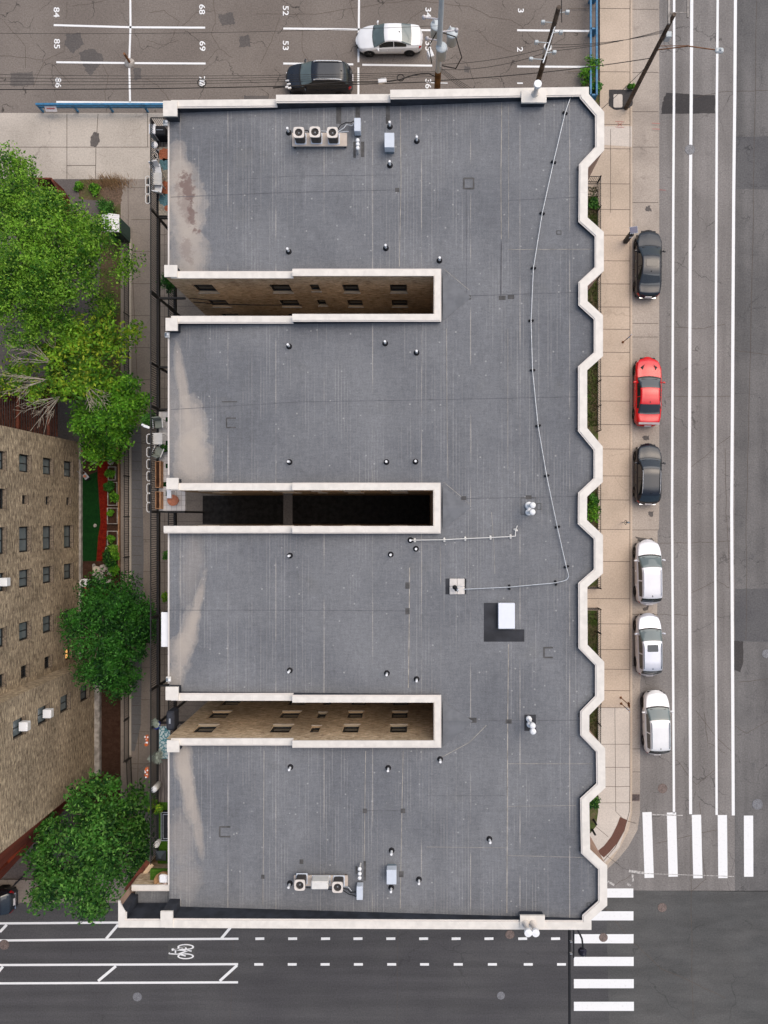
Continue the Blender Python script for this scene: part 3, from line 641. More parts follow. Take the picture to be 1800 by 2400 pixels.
def window(parent, pt, op, glass, sill_mat, mull=1, depth=.16, split=True):
    u0, u1, v0, v1 = op; W = u1-u0; f = MB(); fw = .085
    def qb(ua, ub, va, vb, k0, k1):      # box in wall coordinates
        c = [pt(ua,va,k0),pt(ub,va,k0),pt(ub,va,k1),pt(ua,va,k1),pt(ua,vb,k0),pt(ub,vb,k0),pt(ub,vb,k1),pt(ua,vb,k1)]
        f.add(c, [(0,1,5,4),(1,2,6,5),(2,3,7,6),(3,0,4,7),(4,5,6,7),(0,3,2,1)])
    e = .003; D0, D1 = depth-.05, depth+.01
    qb(u0+e,u0+fw,v0+e,v1-e,D0,D1); qb(u1-fw,u1-e,v0+e,v1-e,D0,D1); qb(u0+fw,u1-fw,v0+e,v0+fw,D0,D1); qb(u0+fw,u1-fw,v1-fw,v1-e,D0,D1)
    if split: vm = (v0+v1)/2; qb(u0+fw,u1-fw,vm-.03,vm+.03,D0-.01,D1)
    for i in range(mull):
        um = u0 + W*(i+1)/(mull+1)
        if mull: qb(um-.025,um+.025,v0+fw,v1-fw,D0+.012,D1)
    w_ = f.build('window', M['frame_dark'], parent)
    gl = MB(); gl.poly([pt(u0,v0,depth), pt(u1,v0,depth), pt(u1,v1,depth), pt(u0,v1,depth)]); gl.build('glass', glass, w_)
    s_ = MB(); c = [pt(u0-.05,v0-.10,-.05),pt(u1+.05,v0-.10,-.05),pt(u1+.05,v0-.10,0),pt(u0-.05,v0-.10,0),pt(u0-.05,v0-.02,-.05),pt(u1+.05,v0-.02,-.05),pt(u1+.05,v0-.02,0),pt(u0-.05,v0-.02,0)]
    s_.add(c, [(0,1,5,4),(1,2,6,5),(2,3,7,6),(3,0,4,7),(4,5,6,7),(0,3,2,1)]); s_.build('sill', sill_mat, w_)
    return w_
nwin = 0
def z_top(X, Y):
    return 12.6 if X < -7.0 else 13.0
wallm = MB()
XS = [-12.57, -8.05, -6.0, -3.88, -1.04]; WS = [1.2, 1.2, .55, .95, 1.0]; ROWS = [(9.85,11.35), (6.9,8.35), (3.85,5.3), (.8,2.2)]
for ci, (n_, s_, e_) in enumerate(court):
    zt = 12.55
    def mk(rows, skip=()): return [(XS[i]-XW-WS[i]/2, XS[i]-XW+WS[i]/2, z0+(.25 if i == 2 else 0), z1) for i in range(5) for r_, (z0, z1) in enumerate(ROWS) if r_ in rows and (i, r_) not in skip]
    rn = (0,1,2) if ci == 0 else (0,1) ; rs = (0,1,2) if ci == 2 else (0,)
    ops = mk(rn); pt = wall_grid(wallm, (XW, n_), (e_, n_), -.02, zt, ops)
    for o in ops: window(bld, pt, o, M['glass'], M['stone'], 0, .16, False)
    ops = [( (e_-XW)-o[1], (e_-XW)-o[0], o[2], o[3]) for o in mk(rs)]
    pt = wall_grid(wallm, (e_, s_), (XW, s_), -.02, zt, ops)
    for o in ops: window(bld, pt, o, M['glass'], M['stone'], 0, .16, False)
    wall_grid(wallm, (e_, n_), (e_, s_), -.02, 13.05, [])
# the strip of wall above the windows up to the stepped parapets
for ci, (n_, s_, e_) in enumerate(court):
    for x0, x1, zt in ((XW, -6.96, 12.56), (-6.96, e_, 12.96)):
        if zt > 12.55:
            wallm.poly([(x0,n_,12.55),(x1,n_,12.55),(x1,n_,zt),(x0,n_,zt)]); wallm.poly([(x1,s_,12.55),(x0,s_,12.55),(x0,s_,zt),(x1,s_,zt)])
# other faces: north, west ends, south, bays
wall_grid(wallm, (9.62,23.8), (XW,23.52), -.02, 12.57, [])
for i in range(0, 0): pass
wallm.poly([(9.62,23.8,12.57),(-1.44,23.66,12.57),(-1.44,23.66,13.3),(9.62,23.8,13.3)]); wallm.poly([(-1.44,23.66,12.57),(-7.88,23.6,12.57),(-7.88,23.6,12.95),(-1.44,23.66,12.95)])
ends = [(23.52,13.5),(11.26,1.45),(-.67,-10.5),(-12.74,SW[3].y)]
for ya, yb in ends:
    ops = [(1.2, 2.4, z0, z1) for z0, z1 in ((9.5,11.4),(6.5,8.4))]; L = ya-yb; ops += [(L-2.6, L-1.4, z0, z1) for z0, z1 in ((9.5,11.4),(6.5,8.4))]
    pt = wall_grid(wallm, (XW, ya), (XW, yb), -.02, dz(XW)-.02, ops)
    for o in ops: window(bld, pt, o, M['glass'], M['stone'])
fac = MB()
for i in range(len(bays)-1):
    a, b = bays[i], bays[i+1]; a2 = Vector((a.x-.05, a.y)); b2 = Vector((b.x-.05, b.y)); L = (b2-a2).length
    ops = [(L/2-.55, L/2+.55, z0, z0+1.6) for z0 in (10.2, 7.1)] if (L > 1.8 and a.x > 9.9 and abs(a.x-b.x) < .2) else []
    pt = wall_grid(fac, b2, a2, -.02, ZP-.06, [(L-o[1], L-o[0], o[2], o[3]) for o in ops])
    for o in ops: window(bld, pt, (L-o[1], L-o[0], o[2], o[3]), M['glass'], M['stone'])
pt = wall_grid(fac, (SW[1].x+.05, SW[1].y+.04), (SW[0].x-.05, SW[0].y+.04), -.02, ZP-.06, [])
wall_grid(fac, (SW[2].x+.05, SW[2].y), (SW[1].x+.05, SW[1].y+.04), -.02, ZP-.06, [])
fac.build('street_wall', M['facade'], bld)
wall_grid(wallm, (SW[3].x, SW[3].y), (SW[2].x+.05, SW[2].y), -.02, 12.4, []); wall_grid(wallm, (XW, SW[3].y), (SW[3].x, SW[3].y), -.02, 11.85, [])
wallm.build('brick_wall', M['brick'], bld)
# copings: mitred runs
def offset_poly(pts, w_, side):
    out = []; n = len(pts)
    for i in range(n):
        ds = []
        if i > 0: ds.append((pts[i]-pts[i-1]).normalized())
        if i < n-1: ds.append((pts[i+1]-pts[i]).normalized())
        ns = [Vector((-d.y, d.x)) * side for d in ds]
        if len(ns) == 1: out.append(pts[i] + ns[0]*w_)
        else:
            m_ = (ns[0]+ns[1]).normalized(); out.append(pts[i] + m_ * w_ / max(.35, m_.dot(ns[0])))
    return out
def coping(pts, z, side, w_=.44, inner=True, th=.09, deep=None):
    pts = [Vector(p) for p in pts]; inn = offset_poly(pts, w_-.07, side); in2 = offset_poly(pts, w_, side); m = MB(); n = len(pts)
    def V(p, zz): return (p.x, p.y, zz)
    for i in range(n-1):
        q = [(pts, inn, z, z-.005, 0), (inn, in2, z-.045, z-.045, 1)]
        for A, B, za, zb, mi in q:
            f = [V(A[i],za), V(A[i+1],za), V(B[i+1],zb), V(B[i],zb)]
            if side < 0: f = f
            m.poly(f, mi)
        m.poly([V(inn[i],z-.005), V(inn[i+1],z-.005), V(inn[i+1],z-.045), V(inn[i],z-.045)], 1)
        m.poly([V(pts[i],z), V(pts[i+1],z), V(pts[i+1],z-th), V(pts[i],z-th)], 0)
        m.poly([V(in2[i],z-.045), V(in2[i+1],z-.045), V(in2[i+1],z-th), V(in2[i],z-th)], 1)
        if inner:      # dark membrane turned up the inside of the parapet
            ia = offset_poly(pts, w_-.04, side); m.poly([V(ia[i],z-th-.001), V(ia[i+1],z-th-.001), V(ia[i+1],11.6), V(ia[i],11.6)], 2)
    for i in (0, n-1): m.poly([V(pts[i],z), V(inn[i],z-.005), V(inn[i],z-th), V(pts[i],z-th)], 0)
    # joints between coping lengths
    tot = 0
    for i in range(n-1):
        L = (pts[i+1]-pts[i]).length; k_ = int(L/2.6)
        for j in range(k_):
            f = (j+1)/(k_+1); a = pts[i].lerp(pts[i+1], f); b = inn[i].lerp(inn[i+1], f); d = (pts[i+1]-pts[i]).normalized()*.012
            m.poly([V(a-d,z+.003), V(a+d,z+.003), V(b+d,z-.001), V(b-d,z-.001)], 1)
    return m.build('coping', [M['coping'], M['coping_edge'], M['membrane_dark']], bld)
e2 = .05
coping([(XW+.3,23.52+e2),(-7.88,23.58+e2)], 12.62, -1); coping([(-7.88,23.60+e2),(-1.44,23.64+e2)], 13.0, -1)
coping([(-1.44,23.66+e2)] + [tuple(b) for b in bays] + [(-14.0,-23.02)], ZP+.02, -1, .50)
coping([(-14.0,-23.02), tuple(SW[1]), tuple(SW[2]), (SW[3].x-.05, SW[3].y-.15)], ZP, -1, .46)
coping([(SW[3].x, SW[3].y+.03), (XW+.02, SW[3].y+.03)], 11.95, -1, .36)
for ci, (n_, s_, e_) in enumerate(court):
    n2, s2, ee = n_-e2, s_+e2, e_-e2
    coping([(XW+(.3 if ci != 9 else 0), n2), (-6.96, n2)], 12.62, 1, .42)
    coping([(-6.96, n2), (ee, n2), (ee, s2), (-6.96, s2)], 13.02, 1, .42)
    coping([(-6.96, s2), (XW+(.3 if ci != 1 else -.12), s2)], 12.62 if ci != 2 else 12.62, 1, .42)
# corner piers
for x0, y0, x1, y1, z in ((382,236,415,272,12.72),(385,621,415,649,12.72),(388,745,416,775,12.72),(390,1120,418,1147,12.72),(388,1610,418,1641,12.72),(391,1735,420,1763,12.72),(376,2136,405,2174,13.42)):
    a = P(x0,y0,z); b = P(x1,y1,z); m = MB(); zb = 11.4
    m.bbox((a.x,a.y,z-.10),(b.x,b.y,z)); m.bbox((a.x+.05,a.y-.05,zb),(b.x-.05,b.y+.05,z-.10),1)
    m.build('pier_cap', [M['coping'], M['membrane_dark'] ], bld)
# chimneys on the parapets
for (x0,y0,x1,y1,z,flues) in ((1222,211,1281,240,13.45,((1254,220),)),(1219,2146,1277,2176,13.45,((1232,2164),(1249,2164)))):
    a = P(x0,y0,z); b = P(x1,y1,z); m = MB(); m.bbox((a.x,a.y,z-.12),(b.x,b.y,z)); m.bbox((a.x+.06,a.y-.06,12.3),(b.x-.06,b.y+.06,z-.12),1)
    ch = m.build('chimney', [M['coping'], M['membrane_dark']], bld)
    for fx, fy in flues:
        c = P(fx, fy, z); f = MB(); f.lathe(c, [(.20,0),(.20,.06),(.13,.10),(.12,.75)], 16, 1); f.lathe(c, [(.13,.75),(.21,.78),(.21,.95),(.0,.97)], 20, 0, False); f.build('flue', [M['white'], M['ac_cream']], ch)
# gutters along the low west edge
for ya, yb in ((22.7,14.3),(10.45,2.3),(-.75,-9.7),(-13.5,SW[3].y+.1)):
    m = MB(); m.bbox((XW-.07, ya, dz(XW)-.12), (XW+.01, yb, dz(XW)+.06)); m.build('gutter', M['coping_edge'], bld)
m = MB(); a = P(378,1435,11.9); b = P(399,1516,11.9); m.bbox((a.x,a.y,11.84),(b.x,b.y,11.9)); m.bbox((a.x,a.y,11.70),(a.x+.05,b.y,11.84)); m.build('awning', M['white'], bld)
# court steel bridge across the middle well
m = MB(); a = P(671,1163,2.8); m.bbox((-8.75,1.44,6.0),(-8.15,-.66,6.12)); m.build('bridge_beam', M['patch2'], bld)
m = MB(); m.path([(-13.9,13.3,8.6),(-12.2,13.2,8.5),(-10.0,13.2,8.3),(-7.2,13.2,8.3)], .035); m.path([(-13.9,13.3,9.4),(-11.9,13.2,9.0)], .03)
m.build('railing_pipe', M['iron'], bld)
# fire escapes inside the outer wells
def escape(y0, y1, z):
    m = MB()
    for i in range(26): x = XW + .3 + i*.17; m.box((x, (y0+y1)/2, z), (.04, abs(y1-y0), .04))
    for y in (y0, y1):
        m.tube((XW+.2,y,z),(XW+4.7,y,z),.03,n=5); m.tube((XW+.2,y,z+1),(XW+4.7,y,z+1),.025,n=5)
        for i in range(14): x = XW+.3+i*.33; m.tube((x,y,z),(x,y,z+1),.012,n=4,caps=False)
    m.build('fire_escape', M['iron'], bld)
escape(12.2, 11.5, 7.0); escape(12.9, 11.4, 3.9); escape(-11.7, -10.7, 7.2); escape(-11.9,-10.7,3.9)

# ---------------------------------------------------------------- west balconies: steel gallery
gal = thing('balcony_gallery', 'black steel gallery with picket railings running along the alley side of the big roof', 'balcony', (-15.86, 0, 0))
GX = -15.86; Y0, Y1 = 23.75, -20.9
for lvl, zr in enumerate((10.5, 7.45)):
    m = MB(); m.box((GX,(Y0+Y1)/2,zr),(.06,Y0-Y1,.05)); m.build('top_rail', M['iron'], gal)
    m = MB(); m.box((GX,(Y0+Y1)/2,zr-1.15-.12),(.14,Y0-Y1,.30)); m.build('edge_beam', M['iron'], gal)
    m = MB(); yy = Y0
    while yy > Y1: m.box((GX,yy,zr-.57),(.034,.034,1.1)); yy -= .135
    m.build('pickets', M['iron'], gal)
for y in (23.6, 18.3, 13.35, 9.1, 6.5, .2, -6.2, -10.5, -12.8, -17.8):
    m = MB(); m.box((GX,y,5.25),(.12,.12,10.5)); m.build('post', M['iron'], gal)
    m = MB(); m.box(((GX+XW)/2,y,9.2),(XW-GX,.10,.2)); m.build('cross_beam', M['iron'], gal)
m = MB(); m.path([(GX,Y0,10.5),(XW,Y0,10.5)], .03)
for i in range(14): m.box((GX+i*.12,Y0,9.93),(.022,.022,1.1))
m.build('end_railing', M['iron'], gal)
ZD = 9.35
tile = NT('white_tiles'); v_ = tile.pos(); brn = tile.n('TexBrick'); tile.l(v_, brn.inputs['Vector']); brn.offset = 0
for k_, vv in (('Scale',1),('Brick Width',.30),('Row Height',.30),('Mortar Size',.012)): brn.inputs[k_].default_value = vv
brn.inputs['Color1'].default_value = (.66,.63,.60,1); brn.inputs['Color2'].default_value = (.60,.57,.54,1); brn.inputs['Mortar'].default_value = (.35,.32,.30,1)
M['tile'] = tile.done(brn.outputs['Color'], .6)
def rug_mat(name, a, b, sc, c=None):
    t = NT(name); v = t.pos(); wv = warp(t, v, 1.5, .6)
    d = t.vor(wv, sc, 'DISTANCE_TO_EDGE'); col = t.mix(t.ramp(d, .05, .16), b, a)
    if c: col = t.mix(t.ramp(t.noise(v, 1.3, 1), .48, .52), col, c)
    return t.done(col, .95, .1)
M['rug_floral'] = rug_mat('floral_rug', (.47,.40,.31), (.30,.27,.22), 5)
M['rug_leaf'] = rug_mat('leaf_rug', (.50,.58,.57), (.07,.22,.25), 4)
M['turf'] = simple('green_turf', (.05,.12,.012), .95, .3, 10, .1)
def slab_px(y0, y1, mat, x0=370, x1=397, z=ZD):
    m = MB(); a = P(x0,y0,z); b = P(x1,y1,z); m.bbox((a.x,a.y,z-.16),(b.x,b.y,z)); return m.build('deck_slab', mat, gal)
slab_px(303,505,M['grey_wood'],370,398,ZD-.02); slab_px(965,1197,M['tile']); slab_px(1722,1880,M['grey_wood']); slab_px(1880,2045,M['turf']); slab_px(2038,2078,M['turf'],352,398,11.3)
m = MB(); a = P(395,1121,ZD); b = P(434,1197,ZD); m.bbox((a.x,a.y-.6,ZD-.16),(b.x,b.y,ZD-.002)); m.build('deck_slab', M['tile'], gal)
m = MB()
for x, y in ((393,983),(393,1038),(393,1092),(386,1135),(393,1157)):
    p = P(x,y,ZD); m.box((p.x,p.y,ZD+.006),(.24,.28,.01))
m.build('turf_tile', M['lawn'], gal)
# rugs
m = MB(); a = P(370,345,ZD); b = P(397,505,ZD); m.bbox((a.x,a.y,ZD+.001),(b.x,b.y,ZD+.02))
for (x,y,r_,mi) in ((386,362,.42,1),(386,385,.4,2),(388,440,.45,1),(387,468,.42,2),(392,488,.2,1)):
    p = P(x,y,ZD+.02); pts_ = [(p.x+r_*math.cos(t_*R(20))*(1 if t_%2 else .82), p.y+r_*math.sin(t_*R(20))*(1 if t_%2 else .82), ZD+.024) for t_ in range(18)]; m.poly(pts_, mi)
solo(m, 'patio_rug', [M['rug_floral'], simple('rug_orange',(.45,.15,.08),.95,.3,14,.1), simple('rug_teal',(.13,.24,.26),.95,.3,14,.1)], 'floral patio rug in cream, orange and teal on the topmost balcony', 'rug')
m = MB(); a = P(373,1702,ZD); b = P(399,1778,ZD); m.bbox((a.x,a.y,ZD+.001),(b.x,b.y,ZD+.02)); solo(m, 'patio_rug', M['rug_leaf'], 'pale rug with teal palm leaves on the balcony beside the bottom light well', 'rug')
# furniture ------------------------------------------------------
def chair(name, px, py, rz, fr, cu, label):
    t_ = thing(name, label, 'chair', (0,0,0), 'armchairs on the balconies')
    m = MB(); m.rbox((0,0,.42),(.50,.50,.07),.06); m.build('seat', cu, t_)
    m = MB(); m.box((0,.29,.68),(.50,.06,.52),0,0,R(-14)); m.build('backrest', cu, t_)
    for s_ in (-1,1):
        m = MB(); m.box((s_*.29,0,.60),(.06,.56,.035)); m.build('armrest', fr, t_)
        for y in (-.24,.24): m = MB(); m.tube((s_*.29,y,0),(s_*.29,y*.96,.585),.02,n=6); m.build('leg', fr, t_)
    t_.location = P(px,py,ZD+.022); t_.rotation_euler.z = R(rz); return t_
chair('armchair', 378, 996, 5, M['offwhite'], M['cushion_grey'], 'upper sage-cushioned armchair on the white tiled balcony, above the small table')
chair('armchair', 378, 1060, 158, M['offwhite'], M['cushion_grey'], 'lower sage-cushioned armchair on the white tiled balcony, tilted below the small table')
chair('folding_chair', 373, 408, 10, M['white'], M['white'], 'white slatted folding chair above the white table on the topmost balcony')
chair('folding_chair', 376, 450, 170, M['white'], M['white'], 'white slatted folding chair below the white table on the topmost balcony')
def table(px, py, w_, d_, label, mat):
    t_ = thing('patio_table', label, 'table', P(px,py,ZD+.022), 'small tables on the balconies'); o = t_.location
    m = MB(); n_ = 9
    for i in range(n_): m.box((o.x, o.y-d_/2+(i+.5)*d_/n_, o.z+.72),(w_, d_/n_-.012, .03))
    m.box((o.x,o.y,o.z+.69),(w_-.04,d_-.04,.02)); m.build('tabletop', mat, t_)
    for sx in (-1,1):
        for sy in (-1,1): m = MB(); m.tube((o.x+sx*(w_/2-.06),o.y+sy*(d_/2-.06),o.z),(o.x+sx*(w_/2-.06),o.y+sy*(d_/2-.06),o.z+.68),.02,n=6); m.build('leg', mat, t_)
table(378, 432, .60, .74, 'white slatted table between two folding chairs on the topmost balcony', M['offwhite'])
table(379, 1031, .60, .70, 'whitewashed wooden table between two sage armchairs on the tiled balcony', M['offwhite'])
m = MB(); p = P(366,318,ZD+.02); m.rbox((p.x+.05,p.y,p.z+.4),(.40,.62,.8),.03); solo(m, 'storage_box', M['white'], 'tall white box in the top corner of the topmost balcony', 'box')
t_ = thing('covered_grill', 'black covered barbecue beside the white box on the topmost balcony', 'grill', P(386,322,ZD)); o = t_.location
m = MB(); m.rbox((o.x,o.y,o.z+.42),(.62,.58,.84),.08,0,0,3,.07); m.build('cover', M['rubber'], t_); m = MB(); m.tube((o.x-.2,o.y,o.z+.86),(o.x+.2,o.y,o.z+.86),.018,n=6); m.build('handle', M['steel'], t_)
m = MB(); p = P(371,353,ZD); m.lathe(p, [(.14,0),(.05,.03),(.04,.6),(.21,.64),(.21,.67),(0,.68)], 18); solo(m, 'side_table', M['white'], 'small round white side table below the white box on the topmost balcony', 'table')
t_ = thing('cat_tree', 'black and cream twisted plant stand by the railing on the topmost balcony', 'plant stand', P(372,380,ZD)); o = t_.location
m = MB()
for i in range(3): m.path([(o.x+.22*math.cos(a+i)*(1-.2*i), o.y+.25*math.sin(a+i)-.16*i, o.z+.75-.2*i) for a in [R(q) for q in range(0,361,40)]], .025, 5)
m.build('hoop', M['ac_cream'], t_); m = MB(); m.tube(o, o+Vector((0,0,.8)), .04); m.build('stem', M['black'], t_)
t_.name = 'plant_stand'
for (y0, y1, lab) in ((1081,1143,'long timber planter trough with dark soil on the tiled balcony'),(1152,1193,'short timber planter trough with a white pot on the tiled balcony')):
    a = P(364,y0,ZD+.45); b = P(377,y1,ZD+.45); t_ = thing('planter_trough', lab, 'planter', ((a.x+b.x)/2,(a.y+b.y)/2,ZD), 'timber planters on the tiled balcony')
    m = MB(); m.bbox((a.x,a.y,ZD+.01),(a.x+.04,b.y,ZD+.48)); m.bbox((b.x-.08,a.y,ZD+.01),(b.x,b.y,ZD+.48)); m.bbox((a.x+.04,a.y,ZD+.01),(b.x-.08,a.y-.04,ZD+.48)); m.bbox((a.x+.04,b.y+.04,ZD+.01),(b.x-.08,b.y,ZD+.48)); m.build('box', M['planter_wood'], t_)
    m = MB(); m.bbox((a.x+.04,a.y-.04,ZD+.02),(b.x-.08,b.y+.04,ZD+.36)); m.build('soil', M['mulch_dark'], t_)
a = P(404,1158,ZD); t_ = thing('terracotta_pot', 'round terracotta pot at the right end of the tiled balcony', 'pot', P(412,1173,ZD)); o = t_.location
m = MB(); m.lathe(o, [(.20,0),(.30,.45),(.34,.47),(.34,.55),(.29,.56),(.27,.50),(0,.50)], 18); m.build('pot', M['terracotta'], t_)
m = MB(); m.rbox((P(405,1158,ZD).x,P(405,1158,ZD).y,ZD+.35),(.28,.55,.7),.03); solo(m, 'storage_box', M['white'], 'white cabinet above the terracotta pot on the tiled balcony', 'box')
t_ = thing('heater_cylinder', 'leaning white cylinder on the grey wooden balcony', 'heater', P(372,1838,ZD)); o = t_.location
m = MB(); m.lathe(o, [(.18,0),(.20,.02),(.20,.75),(.17,.80),(0,.81)], 20); m.build('body', M['offwhite'], t_); m = MB(); m.lathe(o+Vector((0,0,.81)), [(.19,0),(.19,.03),(0,.04)], 20); m.build('lid', M['white'], t_)
t_ = thing('blue_pot', 'cobalt blue pot with pale blooms by the railing above the leaf rug', 'flower pot', P(372,1695,ZD)); o = t_.location
m = MB(); m.lathe(o, [(.14,0),(.22,.35),(.24,.48),(.20,.48),(.19,.40),(0,.40)], 18); m.build('pot', M['blue_pot'], t_)
t_ = thing('covered_grill', 'dark covered barbecue above the leaf rug at the bottom light well', 'grill', P(410,1680,ZD)); o = t_.location
m = MB(); m.rbox((o.x,o.y,o.z+.45),(.48,1.15,.9),.12,0,0,4,.1); m.build('cover', simple('charcoal_cover', (.035,.038,.048), .7, .15, 4), t_); m = MB(); m.box((o.x,o.y,o.z+.92),(.1,.3,.02)); m.build('handle', M['steel'], t_)
a = P(377,1905,ZD+.5); b = P(397,1971,ZD+.5); t_ = thing('outdoor_sofa', 'black framed daybed on the green turf balcony', 'daybed', ((a.x+b.x)/2,(a.y+b.y)/2,ZD))
m = MB(); m.bbox((a.x,a.y,ZD+.1),(b.x,b.y,ZD+.4)); m.build('base', M['black'], t_); m = MB()
for i_ in (0, .12): m.path([(b.x,a.y-i_,ZD+.45),(a.x+i_,a.y-i_,ZD+.45),(a.x+i_,b.y+i_,ZD+.45),(b.x,b.y+i_,ZD+.45)], .02)
m.build('frame', M['steel'], t_)
t_ = thing('planter_tub', 'pale round tub standing below the black daybed', 'tub', P(373,1971,ZD)); o = t_.location
m = MB(); m.lathe(o, [(.14,0),(.19,.5),(.16,.5),(.15,.42),(0,.42)], 20); m.build('tub', M['offwhite'], t_)
m = MB(); p = P(382,2000,ZD); m.add([(p.x-.35,p.y-.3,ZD+.3),(p.x+.3,p.y-.3,ZD+.3),(p.x+.3,p.y+.3,ZD+.3),(p.x-.35,p.y+.3,ZD+.3),(p.x,p.y,ZD+.65)], [(0,1,4),(1,2,4),(2,3,4),(3,0,4),(0,3,2,1)])
solo(m, 'fire_pit_cover', simple('slate_cover', (.06,.075,.085), .7, .1, 5), 'slate coloured pyramid cover below the pale tub', 'cover')
t_ = thing('wicker_chair', 'round wicker chair with white cushions at the bottom end of the turf balcony', 'chair', P(388,2054,11.3)); o = t_.location
m = MB(); m.lathe(o, [(.30,0),(.42,.2),(.50,.55),(.47,.56),(.36,.25),(0,.25)], 20); m.build('basket', M['wicker'], t_); m = MB(); m.rbox(o+Vector((.06,.1,.42)),(.55,.5,.28),.12,0,0,4,.09); m.build('cushion', M['white'], t_); m = MB(); m.rbox(o+Vector((.1,-.32,.46)),(.38,.30,.18),.08,.4,0,4,.07); m.build('pillow', simple('blush_fabric',(.5,.38,.33),.9,.25,18,.1), t_)
# low brick screen and red coping at the bottom of the gallery
scr = thing('brick_screen_wall', 'slanted low wall with red tile top and tan brick inside at the corner annex', 'wall', P(330,2060,10))
a, b = P(352,2022,10.5), P(300,2090,10.5); d_ = (b-a).normalized(); nn = Vector((-d_.y, d_.x, 0))
m = MB(); m.add([a, b, b+nn*-.28, a+nn*-.28, a-Vector((0,0,.12)), b-Vector((0,0,.12))], [(0,1,2,3),(0,4,5,1)]); m.build('red_top', M['cedar'], scr)
m = MB(); a2, b2 = a+nn*.02, b+nn*.02; m.poly([a2-Vector((0,0,2.2)), b2-Vector((0,0,2.2)), b2, a2]); m.poly([a2, b2, b2+nn*.25+Vector((0,0,0)), a2+nn*.25]); m.build('brick_face', M['brick'], scr)
# railing planters: pale hoops, flower boxes
proto = None
for i_, yy in enumerate((1029,1060,1088,1116,1145,1167,1189, 354-40+5, 0)):
    if yy == 0: continue
    if i_ == 7: continue
    loc = P(350, yy, 10.35)
    if proto is None:
        proto = thing('hoop_planter', 'x', 'planter', (0,0,0), 'oval wire planters hung on the balcony railing')
        m = MB(); m.path([(.125*math.cos(R(a_)), (.17 if math.sin(R(a_)) > 0 else -.17)+.12*math.sin(R(a_)), .07) for a_ in list(range(0,181,30))+list(range(181,361,30))+[0]], .024, 5); m.build('hoop', M['offwhite'], proto)
        m = MB(); m.rbox((0,0,-.10),(.15,.44,.14),.07); m.build('trough', M['black'], proto); o = proto
    else: o = copy_tree(proto)
    o.location = loc; o['label'] = 'oval wire planter on the tiled balcony railing, number %s from the top' % ['one','two','three','four','five','six','seven'][i_]
for i_, yy in enumerate((425,445,467)):
    o = copy_tree(proto); o.location = P(347, yy, 10.35); o['group'] = 'oval dark planters on the topmost railing'
    o['label'] = ['upper','middle','lower'][i_] + ' oval planter hung outside the railing beside the white slatted table'
for i_, yy in enumerate((1734, 1809)):
    t_ = thing('flower_box', ['upper','lower'][i_] + ' orange flower box hung outside the railing near the bottom light well', 'flower box', P(346,yy,10.2), 'orange flower boxes on the railing'); o = t_.location
    m = MB(); m.rbox(o+Vector((0,0,.06)),(.17,.62,.16),.03); m.build('box', M['terracotta'], t_); m = MB()
    for j in range(26): m.box(o+Vector((random.uniform(-.09,.09), random.uniform(-.3,.3), .16+random.uniform(0,.06))),(.07,.07,.05),random.random(),0 if abs(j-13) > 3 else 1)
    m.build('blooms', [M['orange'], M['white']], t_)
m = MB(); p = P(343,1000,10.5); m.rbox(p,(.42,.16,.12),.06,R(-20)); m.rbox(p+Vector((-.2,.1,.04)),(.16,.14,.14),.06); solo(m, 'garden_figurine', M['white'], 'white animal figurine on the railing above the oval planters', 'figurine')

# ---------------------------------------------------------------- roof objects
def vent(px, py, label, dark=False):
    global VP
    if VP is None:
        VP = thing('vent_pipe', 'x', 'vent', (0,0,0), 'vent pipes on the big roof')
        m = MB(); m.lathe((0,0,0), [(.17,0),(.16,.02),(.09,.10),(.07,.14)], 16); m.build('boot', M['rubber'], VP)
        m = MB(); m.tube((0,0,.1),(0,0,.50),.068,n=12); m.build('pipe', M['white'], VP)
        o = VP
    else: o = copy_tree(VP)
    o.location = PD(px, py); o['label'] = label
    return o
VP = None
for px, py, lab in ((677,311,'vent pipe left of the three condensers at the top of the roof'),(914,297,'vent pipe just above the grey box near the three condensers'),(914,388,'vent pipe below the grey box near the three condensers'),(977,331,'vent pipe to the right of the grey box near the three condensers'),
        (677,590,'left vent pipe of the two above the top light well'),(904.5,582,'right vent pipe of the two above the top light well'),(1030,611,'vent pipe at the upper right corner of the top light well'),
        (678,812,'leftmost of three vent pipes just below the top light well'),(903,805,'middle of three vent pipes just below the top light well'),(976.5,827,'rightmost of three vent pipes just below the top light well'),
        (679,1083,'leftmost of three vent pipes above the middle light well'),(906,1083,'middle of three vent pipes above the middle light well'),(974,1082,'rightmost of three vent pipes above the middle light well'),
        (680,1302,'leftmost vent pipe below the middle light well'),(916,1299.6,'second vent pipe from the left below the middle light well'),(975,1286,'vent pipe right under the short conduit by the middle light well'),
        (962,1266,'black booted pipe where the short conduit starts'),(679.6,1571,'leftmost of three vent pipes above the bottom light well'),(907,1577.6,'middle of three vent pipes above the bottom light well'),(976.6,1591.6,'rightmost of three vent pipes above the bottom light well'),
        (681,1797.5,'left vent pipe of the two below the bottom light well'),(910,1799.7,'right vent pipe of the two below the bottom light well'),(1031.6,1779,'vent pipe at the lower right corner of the bottom light well'),
        (918,1993,'vent pipe above the grey box at the bottom of the roof'),(917,2080,'vent pipe below the grey box at the bottom of the roof'),(982,2061,'vent pipe right of the grey box at the bottom of the roof'),(679.7,2070,'vent pipe left of the lower condenser platform'),
        (1147,1966,'dark vent pipe alone in the lower right of the roof')):
    vent(px, py, lab)
